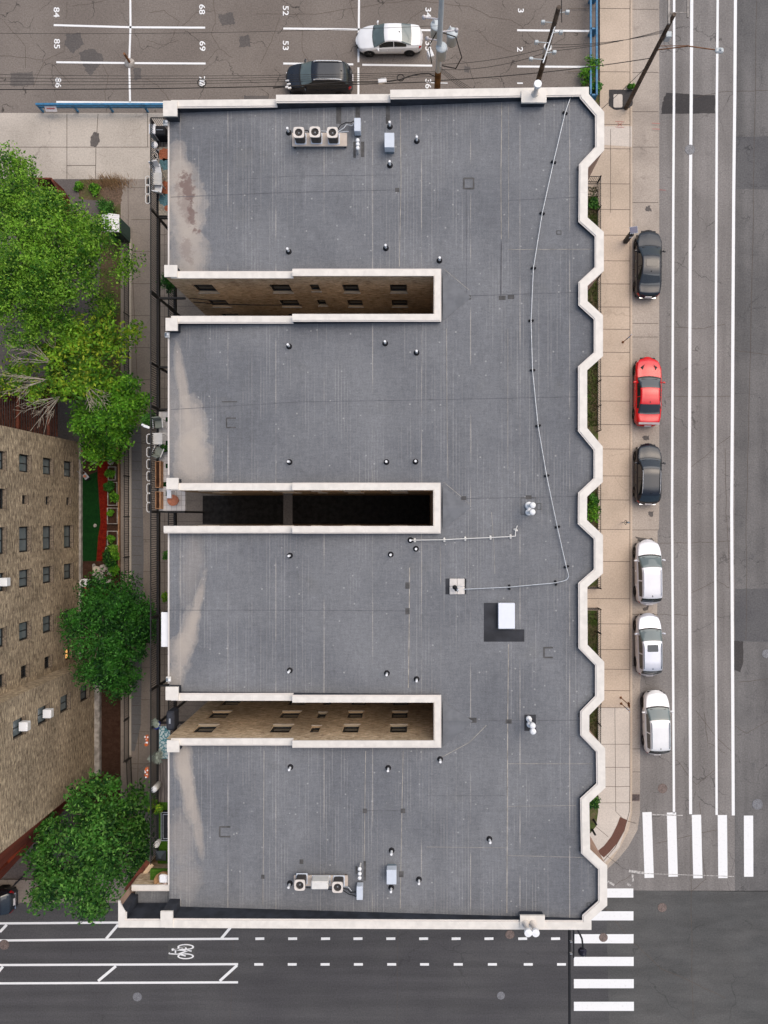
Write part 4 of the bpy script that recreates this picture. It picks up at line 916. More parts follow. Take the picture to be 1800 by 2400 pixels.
for px, py, lab in ((840.5,360,'lowest'),(840.5,351,'middle'),(840.3,342,'topmost'),(845,2024,'topmost'),(845,2035,'middle'),(844.8,2045,'lowest')):
    top = py < 1000; p = PD(px, py)
    t_ = thing('capped_flue', lab + ' of three white capped flues beside the ' + ('upper' if top else 'lower') + ' condenser platform', 'flue', p, 'small white capped flues')
    m = MB(); m.tube(p, p+Vector((0,0,.55)), .05, n=10); m.build('pipe', M['offwhite'], t_); m = MB(); m.lathe(p+Vector((0,0,.55)), [(.05,0),(.105,.02),(.105,.09),(.06,.12),(0,.125)], 16); m.build('cap', M['white'], t_)
for px, py, r_, lab in ((1239,1185,.215,'upper white double flue of the cluster right of the middle light well'),(1238.5,1200.5,.185,'lower white double flue of the cluster right of the middle light well'),
                        (1239,1684,.16,'upper white flue on the black square right of the bottom light well'),(1240,1697,.15,'lower white flue on the black square right of the bottom light well')):
    p = PD(px, py); t_ = thing('roof_flue', lab, 'flue', p, 'large white flues')
    m = MB(); m.lathe(p, [(r_,0),(r_,.16),(r_*.8,.2),(r_*.45,.22),(r_*.42,1.2)], 20); m.build('collar', M['white'], t_)
    m = MB(); m.lathe(p+Vector((0,0,1.2)), [(r_*.45,0),(.165,.02),(.165,.22),(.12,.27),(0,.28)], 20); m.build('cap', M['white'], t_)
def boxy(name, x0, y0, x1, y1, h, mat, label, cat, base=.12):
    a = PD(x0,y0,h); b = PD(x1,y1,h); z0 = dz((a.x+b.x)/2); t_ = thing(name, label, cat, ((a.x+b.x)/2,(a.y+b.y)/2,z0)); W, D = abs(b.x-a.x), abs(a.y-b.y); o = t_.location
    m = MB(); m.rbox(o+Vector((0,0,(h+base)/2)),(W,D,h-base),.03,0,0,3,.02); m.build('cabinet', mat[0], t_)
    m = MB(); m.box(o+Vector((0,0,base/2)),(W*.92,D*.94,base)); m.build('curb', mat[1], t_)
    return t_
boxy('electrical_cabinet', 830,276,845,307,.6,(M['grey_box'],M['black']),'narrow grey cabinet joined by cables to the three condensers','cabinet')
boxy('exhaust_box', 901,311,924,345,.75,(M['grey_box'],M['grey_dark']),'wide grey box to the right of the three condensers','box',.25)
boxy('electrical_cabinet', 835.5,2078,850,2110,.6,(M['grey_box'],M['black']),'narrow grey cabinet joined by cables to the lower condensers','cabinet')
boxy('exhaust_box', 906,2039,929,2073.5,.75,(M['grey_box'],M['grey_dark']),'wide grey box right of the lower condenser platform','box',.25)
boxy('roof_hatch', 1168,1413.5,1207,1474,.35,(simple('hatch_white',(.72,.74,.80),.35,.02,2),M['black']),'white roof hatch with black patched membrane around two sides','hatch',.1)
def platform(x0,y0,x1,y1,label):
    a = PD(x0,y0,.3); b = PD(x1,y1,.3); z0 = dz((a.x+b.x)/2); t_ = thing('equipment_platform', label, 'platform', ((a.x+b.x)/2,(a.y+b.y)/2,z0), 'condenser platforms'); o = t_.location; W, D = abs(b.x-a.x), abs(a.y-b.y)
    m = MB(); m.rbox(o+Vector((0,0,.26)),(W,D,.10),.02,0,0,1,.01); m.build('pad', M['beige_pad'], t_)
    for sx in (-1,1):
        for sy in (-1,1): m = MB(); m.box(o+Vector((sx*(W/2-.12),sy*(D/2-.08),.11)),(.12,.12,.2)); m.build('foot', M['rubber'], t_)
    return z0 + .31
zp1 = platform(685,313,813,341,'long beige platform carrying three condensers near the top parapet')
zp2 = platform(689,2051,815,2078,'long beige platform carrying condensers near the bottom parapet')
def condenser(px, py, zb, label, fan=True):
    p = P(px, py, zb+.72); p.z = zb
    t_ = thing('condenser_unit', label, 'air conditioner', p, 'air conditioners on the roof')
    m = MB(); m.rbox(p+Vector((0,0,.33)),(.55,.55,.62),.10,0,0,4,.01); m.build('coil', M['ac_fin'], t_)
    m = MB(); m.rbox(p+Vector((0,0,.02)),(.66,.62,.04),.05); m.build('tray', M['grey_box'], t_)
    lid = MB(); n_ = 24; outer = []; 
    for zz, top in ((.66,0),(.72,1)):
        for i in range(n_):
            a = 2*math.pi*i/n_; c_, s_ = math.cos(a), math.sin(a); k_ = .30/ (abs(c_)**6+abs(s_)**6)**(1/6); outer.append(p+Vector((c_*k_, s_*k_, zz)))
    inn = [p+Vector((.215*math.cos(2*math.pi*i/n_), .215*math.sin(2*math.pi*i/n_), .72)) for i in range(n_)]; inn2 = [q-Vector((0,0,.16)) for q in inn]
    lid.add(outer+inn+inn2, [(i,(i+1)%n_,n_+(i+1)%n_,n_+i) for i in range(n_)] + [(n_+i,n_+(i+1)%n_,2*n_+(i+1)%n_,2*n_+i) for i in range(n_)] + [(2*n_+i,2*n_+(i+1)%n_,3*n_+(i+1)%n_,3*n_+i) for i in range(n_)])
    top = lid.build('top_cover', M['ac_cream'], t_)
    f = MB(); f.lathe(p+Vector((0,0,.58)), [(.05,0),(.05,.07),(0,.075)], 12)
    for i in range(4):
        a = i*math.pi/2+.4; d = Vector((math.cos(a),math.sin(a),0)); q = Vector((-d.y,d.x,0)); c = p+Vector((0,0,.60))
        f.add([c+d*.04+q*.02, c+d*.20+q*.09, c+d*.20-q*.03+Vector((0,0,.03)), c+d*.04-q*.03+Vector((0,0,.02))], [(0,1,2,3)])
    f.build('fan', M['steel'], t_); g_ = MB()
    for r_ in (.07,.12,.17,.205): g_.path([p+Vector((r_*math.cos(R(a)), r_*math.sin(R(a)), .722)) for a in range(0,361,30)], .006, 4)
    g_.build('grille', M['black'], t_)
    m = MB(); m.poly([p+Vector((-.21,-.21,.55)), p+Vector((.21,-.21,.55)), p+Vector((.21,.21,.55)), p+Vector((-.21,.21,.55))]); m.build('well', M['black'], t_)
condenser(700,310,zp1,'left of the three cream topped condensers'); condenser(738,309,zp1,'middle of the three cream topped condensers'); condenser(779,310,zp1,'right of the three cream topped condensers')
condenser(702.5,2075,zp2,'cream topped condenser at the left end of the lower platform'); condenser(791,2080,zp2,'cream topped condenser at the right end of the lower platform')
a = P(729,2067,zp2+.7); b = P(769,2087,zp2+.7); t_ = thing('ductless_unit', 'wide white air conditioner between the two lower condensers', 'air conditioner', ((a.x+b.x)/2,(a.y+b.y)/2,zp2)); o = t_.location
m = MB(); m.rbox(o+Vector((0,.02,.36)),(b.x-a.x,.46,.66),.06,0,0,3,.05); m.build('casing', M['offwhite'], t_); m = MB(); m.lathe(o+Vector((0,0,0)), [(.0,.0),(.01,.0)],6); m = MB(); m.rbox(o+Vector((0,0,.015)),(b.x-a.x+.1,.5,.03),.02); m.build('tray', M['grey_box'], t_)
def cables(pts_list, label):
    t_ = thing('cable_bundle', label, 'cables', PD(*pts_list[0][1][0], .2))
    for mat, pts in pts_list:
        m = MB(); q = [PD(x, y, .25) for x, y in pts]; q = [q[0]] + [q[i].lerp(q[i+1], .5) if 0 else q[i+1] for i in range(len(q)-1)]; m.path(q, .026, 6); m.build('cable', mat, t_)
cables([(M['black'],((791,303),(800,292),(812,287),(822,288),(830,283))),(M['steel'],((792,309),(806,300),(812,292),(824,295),(830,290))),(M['steel'],((790,311),(805,309),(817,308))),(M['black'],((712,305),(722,306),(726,318))),(M['steel'],((751,307),(766,308),(764,322)))],'looping cables between the three condensers and the narrow cabinet')
cables([(M['black'],((803,2082),(815,2084),(822,2092),(836,2090))),(M['black'],((803,2086),(818,2096),(828,2098),(836,2102))),(M['steel'],((803,2078),(816,2079),(824,2088))),(M['black'],((714,2080),(728,2081))),(M['black'],((769,2084),(780,2085)))],'black cables between the lower condensers and their cabinet')
# conduits with supports
def conduit(pts, label, r_, mat, sup, smat, sl_=.5):
    pp = [PD(x, y, .16) for x, y in pts]; t_ = thing('roof_conduit', label, 'pipe', pp[0]); m = MB(); m.path(pp, r_, 8)
    m.build('pipe', mat, t_)
    for q in pp[1:-1:2]: pass
    for i, (x, y) in enumerate(sup):
        p = PD(x, y); m = MB(); j = min(range(len(pts)-1), key=lambda k_: abs((pts[k_][0]+pts[k_+1][0])/2-x)+abs((pts[k_][1]+pts[k_+1][1])/2-y)); d = (pp[j+1]-pp[j]); a = math.atan2(d.y,d.x)
        m.rbox(p+Vector((0,0,.06)),(.12,sl_,.12),.04,a); m.build('support', smat, t_)
pl_ = [(1345,204),(1333,240),(1324,266),(1297,381),(1270.5,501),(1250,629),(1244.5,752),(1248,868),(1261,998),(1281,1115),(1306,1235),(1327,1328),(1332,1346),(1332.5,1352),(1329,1358),(1323,1361),(1302,1366),(1193.5,1376),(1088,1381)]
conduit(pl_, 'long thin grey pipe bending down the street side of the roof on black blocks', .027, M['steel'], pl_[2:12]+[(1302,1366),(1193.5,1376)], M['rubber'], .30)
conduit([(962,1266),(1041,1265),(1090,1262.5),(1149,1260),(1196,1257.6),(1208,1256.7),(1208,1242),(1212.5,1232)], 'short pale conduit on white blocks right of the middle light well', .028, M['offwhite'], [(972,1266),(1041,1265),(1090,1262.5),(1149,1260),(1196,1257.6),(1208,1242)], M['offwhite'], .24)
p = PD(1071,1374.5); t_ = thing('antenna_mount', 'white paver ballast mount with small antenna gear at the end of the long pipe', 'antenna', p)
m = MB()
for i in range(2):
    for j in range(2): m.rbox(p+Vector(((i-.5)*.43,(j-.5)*.45,.05)),(.42,.44,.08),.01)
m.build('ballast', simple('paver_white',(.62,.58,.54),.8,.1,4), t_)
m = MB(); m.tube(p+Vector((0,-.05,.1)), p+Vector((0,-.05,1.1)), .03); m.tube(p+Vector((-.25,.05,.3)), p+Vector((.3,.02,.3)),.015); m.rbox(p+Vector((0,-.12,.7)),(.12,.12,.4),.03); m.build('mast', M['steel'], t_); m = MB(); m.lathe(p+Vector((-.15,0,.4)), [(.02,0),(.13,.05),(.0,.055)], 12); m.lathe(p+Vector((-.08,-.12,.5)), [(.02,0),(.1,.05),(0,.055)], 12); m.build('dish', M['black'], t_)
for px, py, lab in ((390,288,'white floodlight on the roof edge by the top left pier'),(394,785,'white floodlight on the roof edge below the top light well'),(397,1592,'white floodlight on the roof edge above the bottom light well')):
    p = P(px, py, 12.2); t_ = thing('floodlight', lab, 'light', p, 'floodlights on the roof edge'); m = MB(); m.rbox(p+Vector((-.05,0,.0)),(.28,.30,.10),.03); m.build('housing', M['offwhite'], t_); m = MB(); m.tube(p+Vector((0,0,.05)), p+Vector((.06,.0,.18)),.07,n=12); m.build('lamp_head', M['white'], t_); m = MB(); m.box(p+Vector((-.12,0,.06)),(.08,.2,.02)); m.build('lens', M['grey_dark'], t_)

# ---------------------------------------------------------------- LEFT BUILDING
lb = thing('brick_block', 'weathered tan brick block on the left with rows of dark windows and two air conditioners', 'building', (-30, -7, 0))
LZ = 15.0; lw = MB()
A = [(-25.0,5.4),(-25.0,-10.8),(-23.83,-10.8),(-23.83,-19.4),(-33.5,-29.9)]
def yw(yc, w_): return (5.4-yc-w_*.56, 5.4-yc+w_*.56)
ops = []; kinds = []
WK = 1.12
ZC = (1.9, 4.75, 7.6, 10.35, 13.1)
for yc, w_, dbl in ((3.3,1.0,0),(.98,.5,1),(-1.55,1.45,0),(-4.05,1.0,0),(-7.4,1.02,0),(-10.0,.72,0)):
    for i, zc in enumerate(ZC):
        hh = .62 if dbl == 0 else .28
        if dbl and i >= 3: hh = .62
        if yc == -10.0: hh = .42 if i < 3 else .55
        u0, u1 = yw(yc, w_ if not (dbl and i >= 3) else 1.1); ops.append((u0, u1, zc-hh, zc+hh)); kinds.append('lit' if (yc == -10.0 and i == 0) else ('cur' if i < 4 and yc not in (-10.0,.98) else 'g'))
pt = wall_grid(lw, A[0][::1] if 0 else Vector(A[0]), Vector(A[1]), -.02, LZ, [], 0) if 0 else None
# east face: outward normal +X means walking from south to north
def flip(ops_, L): return [(L-o[1], L-o[0], o[2], o[3]) for o in ops_]
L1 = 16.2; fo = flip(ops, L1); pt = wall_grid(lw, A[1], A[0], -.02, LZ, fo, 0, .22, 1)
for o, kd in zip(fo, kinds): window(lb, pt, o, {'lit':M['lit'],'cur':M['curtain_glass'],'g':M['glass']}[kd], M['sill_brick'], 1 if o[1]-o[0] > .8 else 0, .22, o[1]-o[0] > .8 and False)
wall_grid(lw, A[2], A[1], -.02, LZ, [])
ops2 = [(19.4-12.77-.5+0, 0, 0, 0)]; L2 = 8.6
o2 = [(19.4-12.77-.55, 19.4-12.77+.55, zc-.62, zc+.62) for zc in ZC]
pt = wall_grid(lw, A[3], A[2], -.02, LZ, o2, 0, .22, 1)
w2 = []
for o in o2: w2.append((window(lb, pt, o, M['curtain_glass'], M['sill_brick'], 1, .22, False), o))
for i in (2, 3):
    o = o2[i]; y = -19.4 + (o[0]+o[1])/2; m = MB(); m.rbox((-23.70, y, o[2]+.24), (.52, .55, .40), .03); m.box((-23.42, y, o[2]+.24),(.03,.40,.3),0,1)
    solo(m, 'window_air_conditioner', [M['white'], M['offwhite']], ('lower' if i == 2 else 'upper') + ' white air conditioner in the tilted row of windows on the left building', 'air conditioner', 'window air conditioners on the brick block')
m = MB(); m.rbox((-24.9, -4.05, ZC[3]-.35), (.5,.5,.4), .03); solo(m, 'window_air_conditioner', M['white'], 'white air conditioner at the left edge of the photo in the flat brick wall', 'air conditioner', 'window air conditioners on the brick block')
wall_grid(lw, (-60, 5.4), (-60,-29.9), -.02, LZ, []); wall_grid(lw, A[0], (-60,5.4), -.02, LZ, [])
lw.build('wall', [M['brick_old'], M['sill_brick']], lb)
m = MB(); wall_grid(m, A[4], A[3], -.02, LZ, [(3,5,4,6),(8,10,4,6)], 0, .2); m.build('front_wall', M['brick_red'], lb)
m = MB(); m.poly([(-60,5.4,LZ-.3),(-60,-29.9,LZ-.3),(-33.5,-29.9,LZ-.3),(-23.83,-19.4,LZ-.3),(-23.83,-10.8,LZ-.3),(-25,-10.8,LZ-.3),(-25,5.4,LZ-.3)]); m.build('roof', M['roof'], lb)
m = MB(); m.bbox((-23.83,-10.9,0),(-23.45,-19.3,.35)); m.bbox((-25,5.3,0),(-24.85,-10.7,.3)); m.build('plinth', M['pale_stone'], lb)
# cedar porch north of it
pr = thing('cedar_porch', 'red brown timber porch with slatted decks above the left brick building', 'porch', (-31, 8.0, 0))
m = MB(); 
def pbox(mb, x0, y0, x1, y1, z0, z1, m_=0):
    mb.bbox((x0,y0,z0),(x1,y1,z1), m_)
for zf, xe in ((3.2,-25.1), (6.3,-28.6)):
    m = MB(); x = -40.0
    while x < xe: pbox(m, x, 5.5, x+.11, 8.6, zf, zf+.04); x += .17
    m.build('deck', M['cedar_dark'], pr)
for x in (-25.2,-27.3,-30.0,-33.0,-36.0,-39.0):
    m = MB(); pbox(m, x-.09, 8.5, x+.09, 8.7, 0, 7.4 if x < -28 else 4.4); m.build('post', M['cedar'], pr); m = MB(); pbox(m, x-.08, 5.5, x+.08, 8.5, 7.1 if x < -28 else 4.15, 7.25 if x < -28 else 4.3); m.build('rafter', M['cedar'], pr)
for zr, xe in ((4.2,-25.1), (7.3,-28.6)):
    m = MB(); pbox(m, -40, 8.56, xe, 8.70, zr, zr+.09)
    x = -40
    while x < xe: pbox(m, x, 8.59, x+.04, 8.63, zr-.95, zr); x += .16
    m.build('railing', M['cedar'], pr)
m = MB(); pbox(m, -28.75, 5.5, -28.6, 8.6, 7.3, 7.4); m.build('end_rail', M['cedar'], pr)
# red cedar enclosure in the yard
en = thing('cedar_enclosure', 'red brown slatted enclosure half hidden by the tall willow at the upper left', 'fence', P(150,480))
for (x0,y0,x1,y1) in ((100,444,148,444),(163,468,163,510),(148,444,163,468)):
    a, b = P(x0,y0), P(x1,y1); m = MB(); n_ = int((b-a).length/.16)
    for i in range(n_): q = a.lerp(b,(i+.5)/n_); m.box((q.x,q.y,.85),(.05,.13,1.7) if abs(b.y-a.y)>abs(b.x-a.x) else (.13,.05,1.7))
    m.box(((a.x+b.x)/2,(a.y+b.y)/2,1.72),((b-a).length,.12,.06),math.atan2(b.y-a.y,b.x-a.x)); m.build('panel', M['cedar'], en)
# portable toilet
pt_o = P(288,551); t_ = thing('portable_toilet', 'dark green portable toilet with ribbed white roof beside the willow', 'portable toilet', pt_o); o = t_.location
m = MB(); m.rbox(o+Vector((0,0,1.08)),(1.14,1.14,2.1),.06); m.build('cabin', M['toilet_green'], t_)
m = MB(); W = .62; m.add([o+Vector(q) for q in ((-W,-W,2.14),(W,-W,2.14),(W,W,2.14),(-W,W,2.14),(-.0,-W*.6,2.36),(0,W,2.36),(-W,-W,2.10),(W,-W,2.10),(W,W,2.10),(-W,W,2.10))], [(0,1,4),(1,2,5,4),(3,0,4,5),(2,3,5),(6,7,1,0),(7,8,2,1),(8,9,3,2),(9,6,0,3)])
for i in range(6):
    y = -.25+i*.16
    for s_ in (-1,1): m.box(o+Vector((s_*.31,y,2.275)),(.60,.03,.02),0,0,0,s_*R(19.5))
m.build('roof', M['white'], t_)
m = MB(); m.box(o+Vector((.578,0,1.05)),(.02,.8,1.9)); m.build('door', M['toilet_green'], t_)
m = MB(); m.tube(o+Vector((-.4,-.45,2.15)), o+Vector((-.4,-.45,2.5)), .04); m.build('vent', M['black'], t_)
# garden things
def bedframe(x0,y0,x1,y1,label):
    a, b = P(x0,y0), P(x1,y1); m = MB(); w_ = .05; h_ = .25
    m.bbox((a.x,a.y,0),(b.x,a.y-w_,h_)); m.bbox((a.x,b.y+w_,0),(b.x,b.y,h_)); m.bbox((a.x,a.y-w_,0),(a.x+w_,b.y+w_,h_)); m.bbox((b.x-w_,a.y-w_,0),(b.x,b.y+w_,h_)); m.bbox((a.x+w_,a.y-w_,0),(b.x-w_,b.y+w_,h_-.08),1)
    solo(m, 'raised_bed', [M['pale_stone'], M['mulch_dark']], label, 'garden bed', 'raised beds right of the red mulch path')
bedframe(256,1094,274,1126,'topmost raised bed right of the red mulch path'); bedframe(255,1130,278,1185,'second raised bed from the top right of the red path'); bedframe(254,1190,279,1228,'third raised bed from the top right of the red path')
bedframe(254,1244,279,1278,'fourth raised bed from the top right of the red path'); bedframe(250,1282,281,1330,'bottom raised bed right of the red mulch path')
m = MB(); a, b = P(193,1057), P(258,1058); m.bbox((a.x,a.y,0),(b.x,b.y-.05,.3)); a, b = P(276,1040), P(279,1062); m.bbox((a.x,a.y,0),(b.x,b.y,.3)); solo(m, 'timber_edging', M['planter_wood'], 'pale timber edging at the top end of the red mulch path', 'edging')
a, b = P(280,1075), P(283,1330); m = MB(); m.bbox((a.x,a.y,0),(b.x-.04,b.y,.28)); solo(m, 'timber_edging', M['planter_wood'], 'long timber edging between the raised beds and the alley fence', 'edging')
def rock(px, py, r_, label, mat='pale_stone', n=1):
    m = MB(); p = P(px, py)
    for i in range(n):
        q = p + Vector((random.uniform(-1,1)*r_*(n>1)*1.1, random.uniform(-1,1)*r_*(n>1)*1.1, 0)); rr = r_*(1 if n == 1 else random.uniform(.12,.24)); m.lathe((q.x,q.y,q.z), [(rr,0),(rr*.95,rr*.3),(rr*.6,rr*.55),(0,rr*.6)], 7, 0, False)
    solo(m, 'garden_stone' if n == 1 else 'stone_pile', M[mat], label, 'stone' if n == 1 else 'stone pile')
rock(222,1080,.26,'pale stone left of the top end of the red mulch path'); rock(260,1083,.24,'pale stone right of the top end of the red mulch path'); rock(223,1232,.14,'round stone on the green turf beside the red path'); rock(241,1346,.62,'heap of small stones below the red mulch path','pale_stone',110); rock(226,1335,.30,'flat tan stone at the edge of the stone heap','stone')
t_ = thing('plastic_chair', 'white moulded plastic garden chair below the green turf', 'chair', P(207,1364)); o = t_.location
m = MB(); m.rbox(o+Vector((.04,0,.42)),(.46,.46,.05),.12); m.build('seat', M['white'], t_)
m = MB(); m.path([o+Vector((.24,.24,.62)), o+Vector((0,.27,.68)), o+Vector((-.20,.2,.74)), o+Vector((-.27,0,.78)), o+Vector((-.20,-.2,.74)), o+Vector((0,-.27,.68)), o+Vector((.24,-.24,.62))], .035, 8); m.build('backrest', M['white'], t_)
for sx in (-1,1):
    for sy in (-1,1): m = MB(); m.tube(o+Vector((sx*.22,sy*.22,0)), o+Vector((sx*.2,sy*.2,.42)), .022, n=6); m.build('leg', M['white'], t_)
m = MB(); m.lathe(P(206,1378), [(.13,0),(.17,.26),(.14,.26),(0,.2)], 14); solo(m, 'flower_pot', M['terracotta'], 'small terracotta pot right below the white garden chair', 'pot')
t_ = thing('garden_cart', 'small metal garden cart with an orange pot on the green turf', 'cart', P(206,1117)); o = t_.location
m = MB(); m.box(o+Vector((0,0,.35)),(.34,.42,.04),R(38)); m.build('tray', M['steel'], t_); m = MB()
for s_ in (-.15,.15): q = Matrix.Rotation(R(38),3,'Z')@Vector((s_,.2,0)); q2 = Matrix.Rotation(R(38),3,'Z')@Vector((s_,.6,.35)); m.tube(o+q+Vector((0,0,.36)), o+q2+Vector((0,0,.36)), .015)
m.build('handle', M['steel'], t_); m = MB(); m.tube(o+Vector((-.1,-.25,.12)), o+Vector((.2,-.05,.12)), .12, n=12); m.build('wheel', M['black'], t_)
m = MB(); m.lathe(o+Vector((0,0,.37)), [(.07,0),(.1,.16),(.07,.16),(0,.12)], 12); m2 = solo(m, 'flower_pot', M['terracotta'], 'orange pot resting on the small garden cart', 'pot')
m = MB(); m.tube(P(196,1086)+Vector((0,0,.3)), P(227,1063)+Vector((0,0,.5)), .03); solo(m, 'wooden_stake', M['pale_stone'], 'slanting pale stake at the top left of the red mulch path', 'stake')

# ---------------------------------------------------------------- fences and rails
def iron_fence(a, b, h_, label, sp=.14, group=None, mat='iron', posts=3.0):
    a = Vector(a); b = Vector(b); d = b-a; L = d.length; d.normalize(); ang = math.atan2(d.y,d.x)
    t_ = thing('iron_fence', label, 'fence', (a+b)/2, group); m = MB(); n_ = int(L/sp)
    for i in range(n_+1): q = a + d*(L*i/n_); m.box((q.x,q.y,a.z+h_/2),(.025,.025,h_),ang)
    m.build('pickets', M[mat], t_)
    for zz in (h_-.04, .15): m = MB(); q = (a+b)/2; m.box((q.x,q.y,a.z+zz),(L,.04,.04),ang); m.build('rail', M[mat], t_)
    k_ = max(1, round(L/posts))
    for i in range(k_+1): q = a + d*(L*i/k_); m = MB(); m.box((q.x,q.y,a.z+(h_+.08)/2),(.07,.07,h_+.08),ang); m.build('post', M[mat], t_)
    return t_
iron_fence(P(303,553), P(303,1775), .95, 'long dark picket fence along the left side of the alley', .17)
iron_fence(P(308,1775), P(312,1880), .95, 'short picket fence end near the bottom tree in the alley', .17)
Zs = ZW+.014
def sf(y0, y1, lab): 
    a = P(1399,y0); b = P(1399,y1); a.z = b.z = Zs; iron_fence(a, b, 1.0, lab, .13, 'iron fences along the planting strips', 'iron', 1.9)
sf(430,566,'iron fence by the grass strip left of the upper black car'); sf(655,742,'iron fence by the small grass patch in the second bay gap from the top'); sf(840,1012,'iron fence by the grass patch beside the red coupe'); sf(1130,1258,'iron fence by the bright green shrub in the bay gap')
sf(1342,1376,'short iron fence just above the entrance walk'); sf(1424,1535,'iron fence by the dry grass strip beside the sunroof wagon'); sf(1640,1742,'iron fence by the grass in the bay gap beside the lowest white car')
for y0 in (430,1424):
    a = P(1345,y0); b = P(1399,y0); a.z = b.z = Zs; iron_fence(a, b, 1.0, 'short return of iron fence at the top of the %s grass strip' % ('upper black car' if y0 == 430 else 'dry'), .13, None, 'iron', 2)
a = P(1345,1376); b = P(1399,1376); a.z = b.z = Zs; iron_fence(a, b, 1.0, 'iron gate return on the upper side of the entrance walk', .13, None, 'iron', 2)
def guard(pts, label, h_, posts, side=(0,0), double=True):
    t_ = thing('guard_rail', label, 'guard rail', pts[0], 'blue steel guard rails'); a, b = pts; d = (b-a).normalized(); ang = math.atan2(d.y,d.x); L = (b-a).length; q = (a+b)/2; nrm = Vector((-d.y,d.x,0))
    for off, zz in (((.0,h_),(.42,h_*.9)) if double else ((.0,h_),)):
        m = MB(); m.box(q+nrm*off+Vector((0,0,zz)),(L,.13,.16),ang); m.build('rail', M['blue_steel'], t_)
    if not double: m = MB(); m.box(q+Vector((0,0,h_-.35)),(L,.05,.22),ang); m.build('lower_rail', M['blue_steel'], t_)
    for i in range(posts): f = (i+.02)/(posts-1+.04) if posts > 1 else .5; p = a.lerp(b,f); m = MB(); m.box(p+nrm*(.2 if double else 0)+Vector((0,0,h_/2)),(.12,.5 if double else .12,h_),ang); m.build('post', M['blue_steel'], t_)
guard((P(100,262), P(430,262)), 'blue guard rail along the bottom edge of the parking lot', .95, 5, double=False)
guard((P(1392,238), P(1392,-300)), 'double blue guard rail between the parking lot and the sidewalk', .8, 8)
a = P(105,256); t_ = thing('lot_sign', 'small white sign with red lettering on the left end of the blue rail', 'sign', a)
m = MB(); q = P(119,254,.75); m.box(q,(.85,.03,.42),0,0,R(-55)); m.build('panel', M['sign_white'], t_); m = MB(); m.box(q+Vector((0,-.02,.03)),(.6,.02,.06),0,0,R(-55)); m.box(q+Vector((0,-.06,-.06)),(.5,.02,.05),0,0,R(-55)); m.build('lettering', M['red_paint'], t_)
m = MB(); m.tube(P(304,146), P(304,146)+Vector((0,0,1.0)), .09, n=12); m.lathe(P(304,148), [(.38,0),(.36,.06),(0,.07)], 18, 1); solo(m, 'bollard', [M['rust'], M['pale_stone']], 'rusty post in a concrete footing on the parking line', 'post')

# ---------------------------------------------------------------- poles, transformers, wires
u1 = Vector((1.32, 26.5, 0)); t_ = thing('utility_pole', 'brown utility pole with a grey upper half standing beside three transformers', 'utility pole', u1)
m = MB(); m.tube(u1, u1+Vector((0,0,10.6)), .22, .19, 12); m.build('shaft', M['pole_brown'], t_); m = MB(); m.tube(u1+Vector((0,0,10.6)), u1+Vector((0,0,17.5)), .17, .13, 12); m.build('upper_shaft', M['tank_grey'], t_)
m = MB()
for zz, dx in ((15.0,-.9),(14.0,.9),(13.3,-.7),(12.4,.4)): m.tube(u1+Vector((0,0,zz)), u1+Vector((dx,.1,zz)), .04, n=6); m.lathe(u1+Vector((dx,.1,zz-.1)), [(.05,0),(.11,.05),(.07,.1),(.11,.16),(.04,.22),(0,.25)], 10)
m.build('insulators', M['sign_white'], t_)
m = MB(); q0 = u1+Vector((-.3,-.3,10.6)); m.path([u1+Vector((.15,.1,13.8)), u1+Vector((.9,.2,13.3)), u1+Vector((1.3,-.3,12.3)), u1+Vector((1.0,-.5,11.6)), u1+Vector((.2,-.2,11.4))], .03); m.path([u1+Vector((-.2,.1,13.8)), u1+Vector((-.6,0,12.8)), u1+Vector((-.4,-.2,11.6))], .03)
m.build('jumper_cable', M['wire'], t_)
for px, py, lab in ((1034.8,109.3,'front transformer can standing in front of the brown pole'),(1060,76,'right transformer can beside the brown pole'),(1022,58,'rear left transformer can behind the brown pole')):
    c = P(px, py, 13.0); c.z = 12.05; t2 = thing('transformer', lab, 'transformer', c, 'transformers on the brown pole')
    m = MB(); m.lathe(c, [(.22,0),(.29,.06),(.30,.85),(.32,.87),(.32,.92),(.26,.97),(0,.98)], 22); m.build('tank', M['tank_grey'], t2)
    m = MB(); m.lathe(c+Vector((-.12,.16,.95)), [(.06,0),(.08,.05),(.05,.10),(.08,.14),(.03,.28),(0,.3)], 10); m.build('bushing', M['white'], t2); m = MB(); m.box(c+Vector((-.1,.28,.4)),(.2,.2,.08)); m.build('bracket', M['tank_grey'], t2)
c = P(1009,131,10.3); m = MB(); m.rbox(c,(.32,.42,.5),.03,.4); solo(m, 'junction_box', M['white'], 'small white box on the lower left of the brown pole', 'box')
u2 = P(1310,17,14.0); u2.z = 0; t_ = thing('utility_pole', 'weathered pole with a grey metal crossbar behind the white round chimney', 'utility pole', u2)
m = MB(); m.tube(u2, u2+Vector((0,0,14.0)), .20, .13, 12); m.build('shaft', M['wood_pole'], t_)
m = MB(); a_ = R(72)
d = Vector((math.cos(a_), math.sin(a_), 0)); c_ = u2+Vector((-.1,-.55,12.6)); m.tube(c_-d*1.7, c_+d*1.5, .05, n=6); m.build('crossbar', M['steel'], t_)
for k_, f in enumerate((-1.5,-1.1,-.5,.1,.7,1.3)):
    q = c_+d*f; s_ = -1 if k_ % 2 == 0 else .6; m = MB(); m.tube(q, q+Vector((s_*.7,.05,.0)), .025, n=5); m.rbox(q+Vector((s_*.75,0,.05)),(.22,.16,.22),.04); m.build('insulator', M['tank_grey'], t_)
m = MB(); m.lathe(u2+Vector((0,0,10.2)), [(.24,0),(.24,.5)], 12); m.build('collar', M['steel'], t_)
u3 = P(1467,253,ZW); t_ = thing('utility_pole', 'dark leaning-looking pole at the curb with a street lamp arm', 'utility pole', u3)
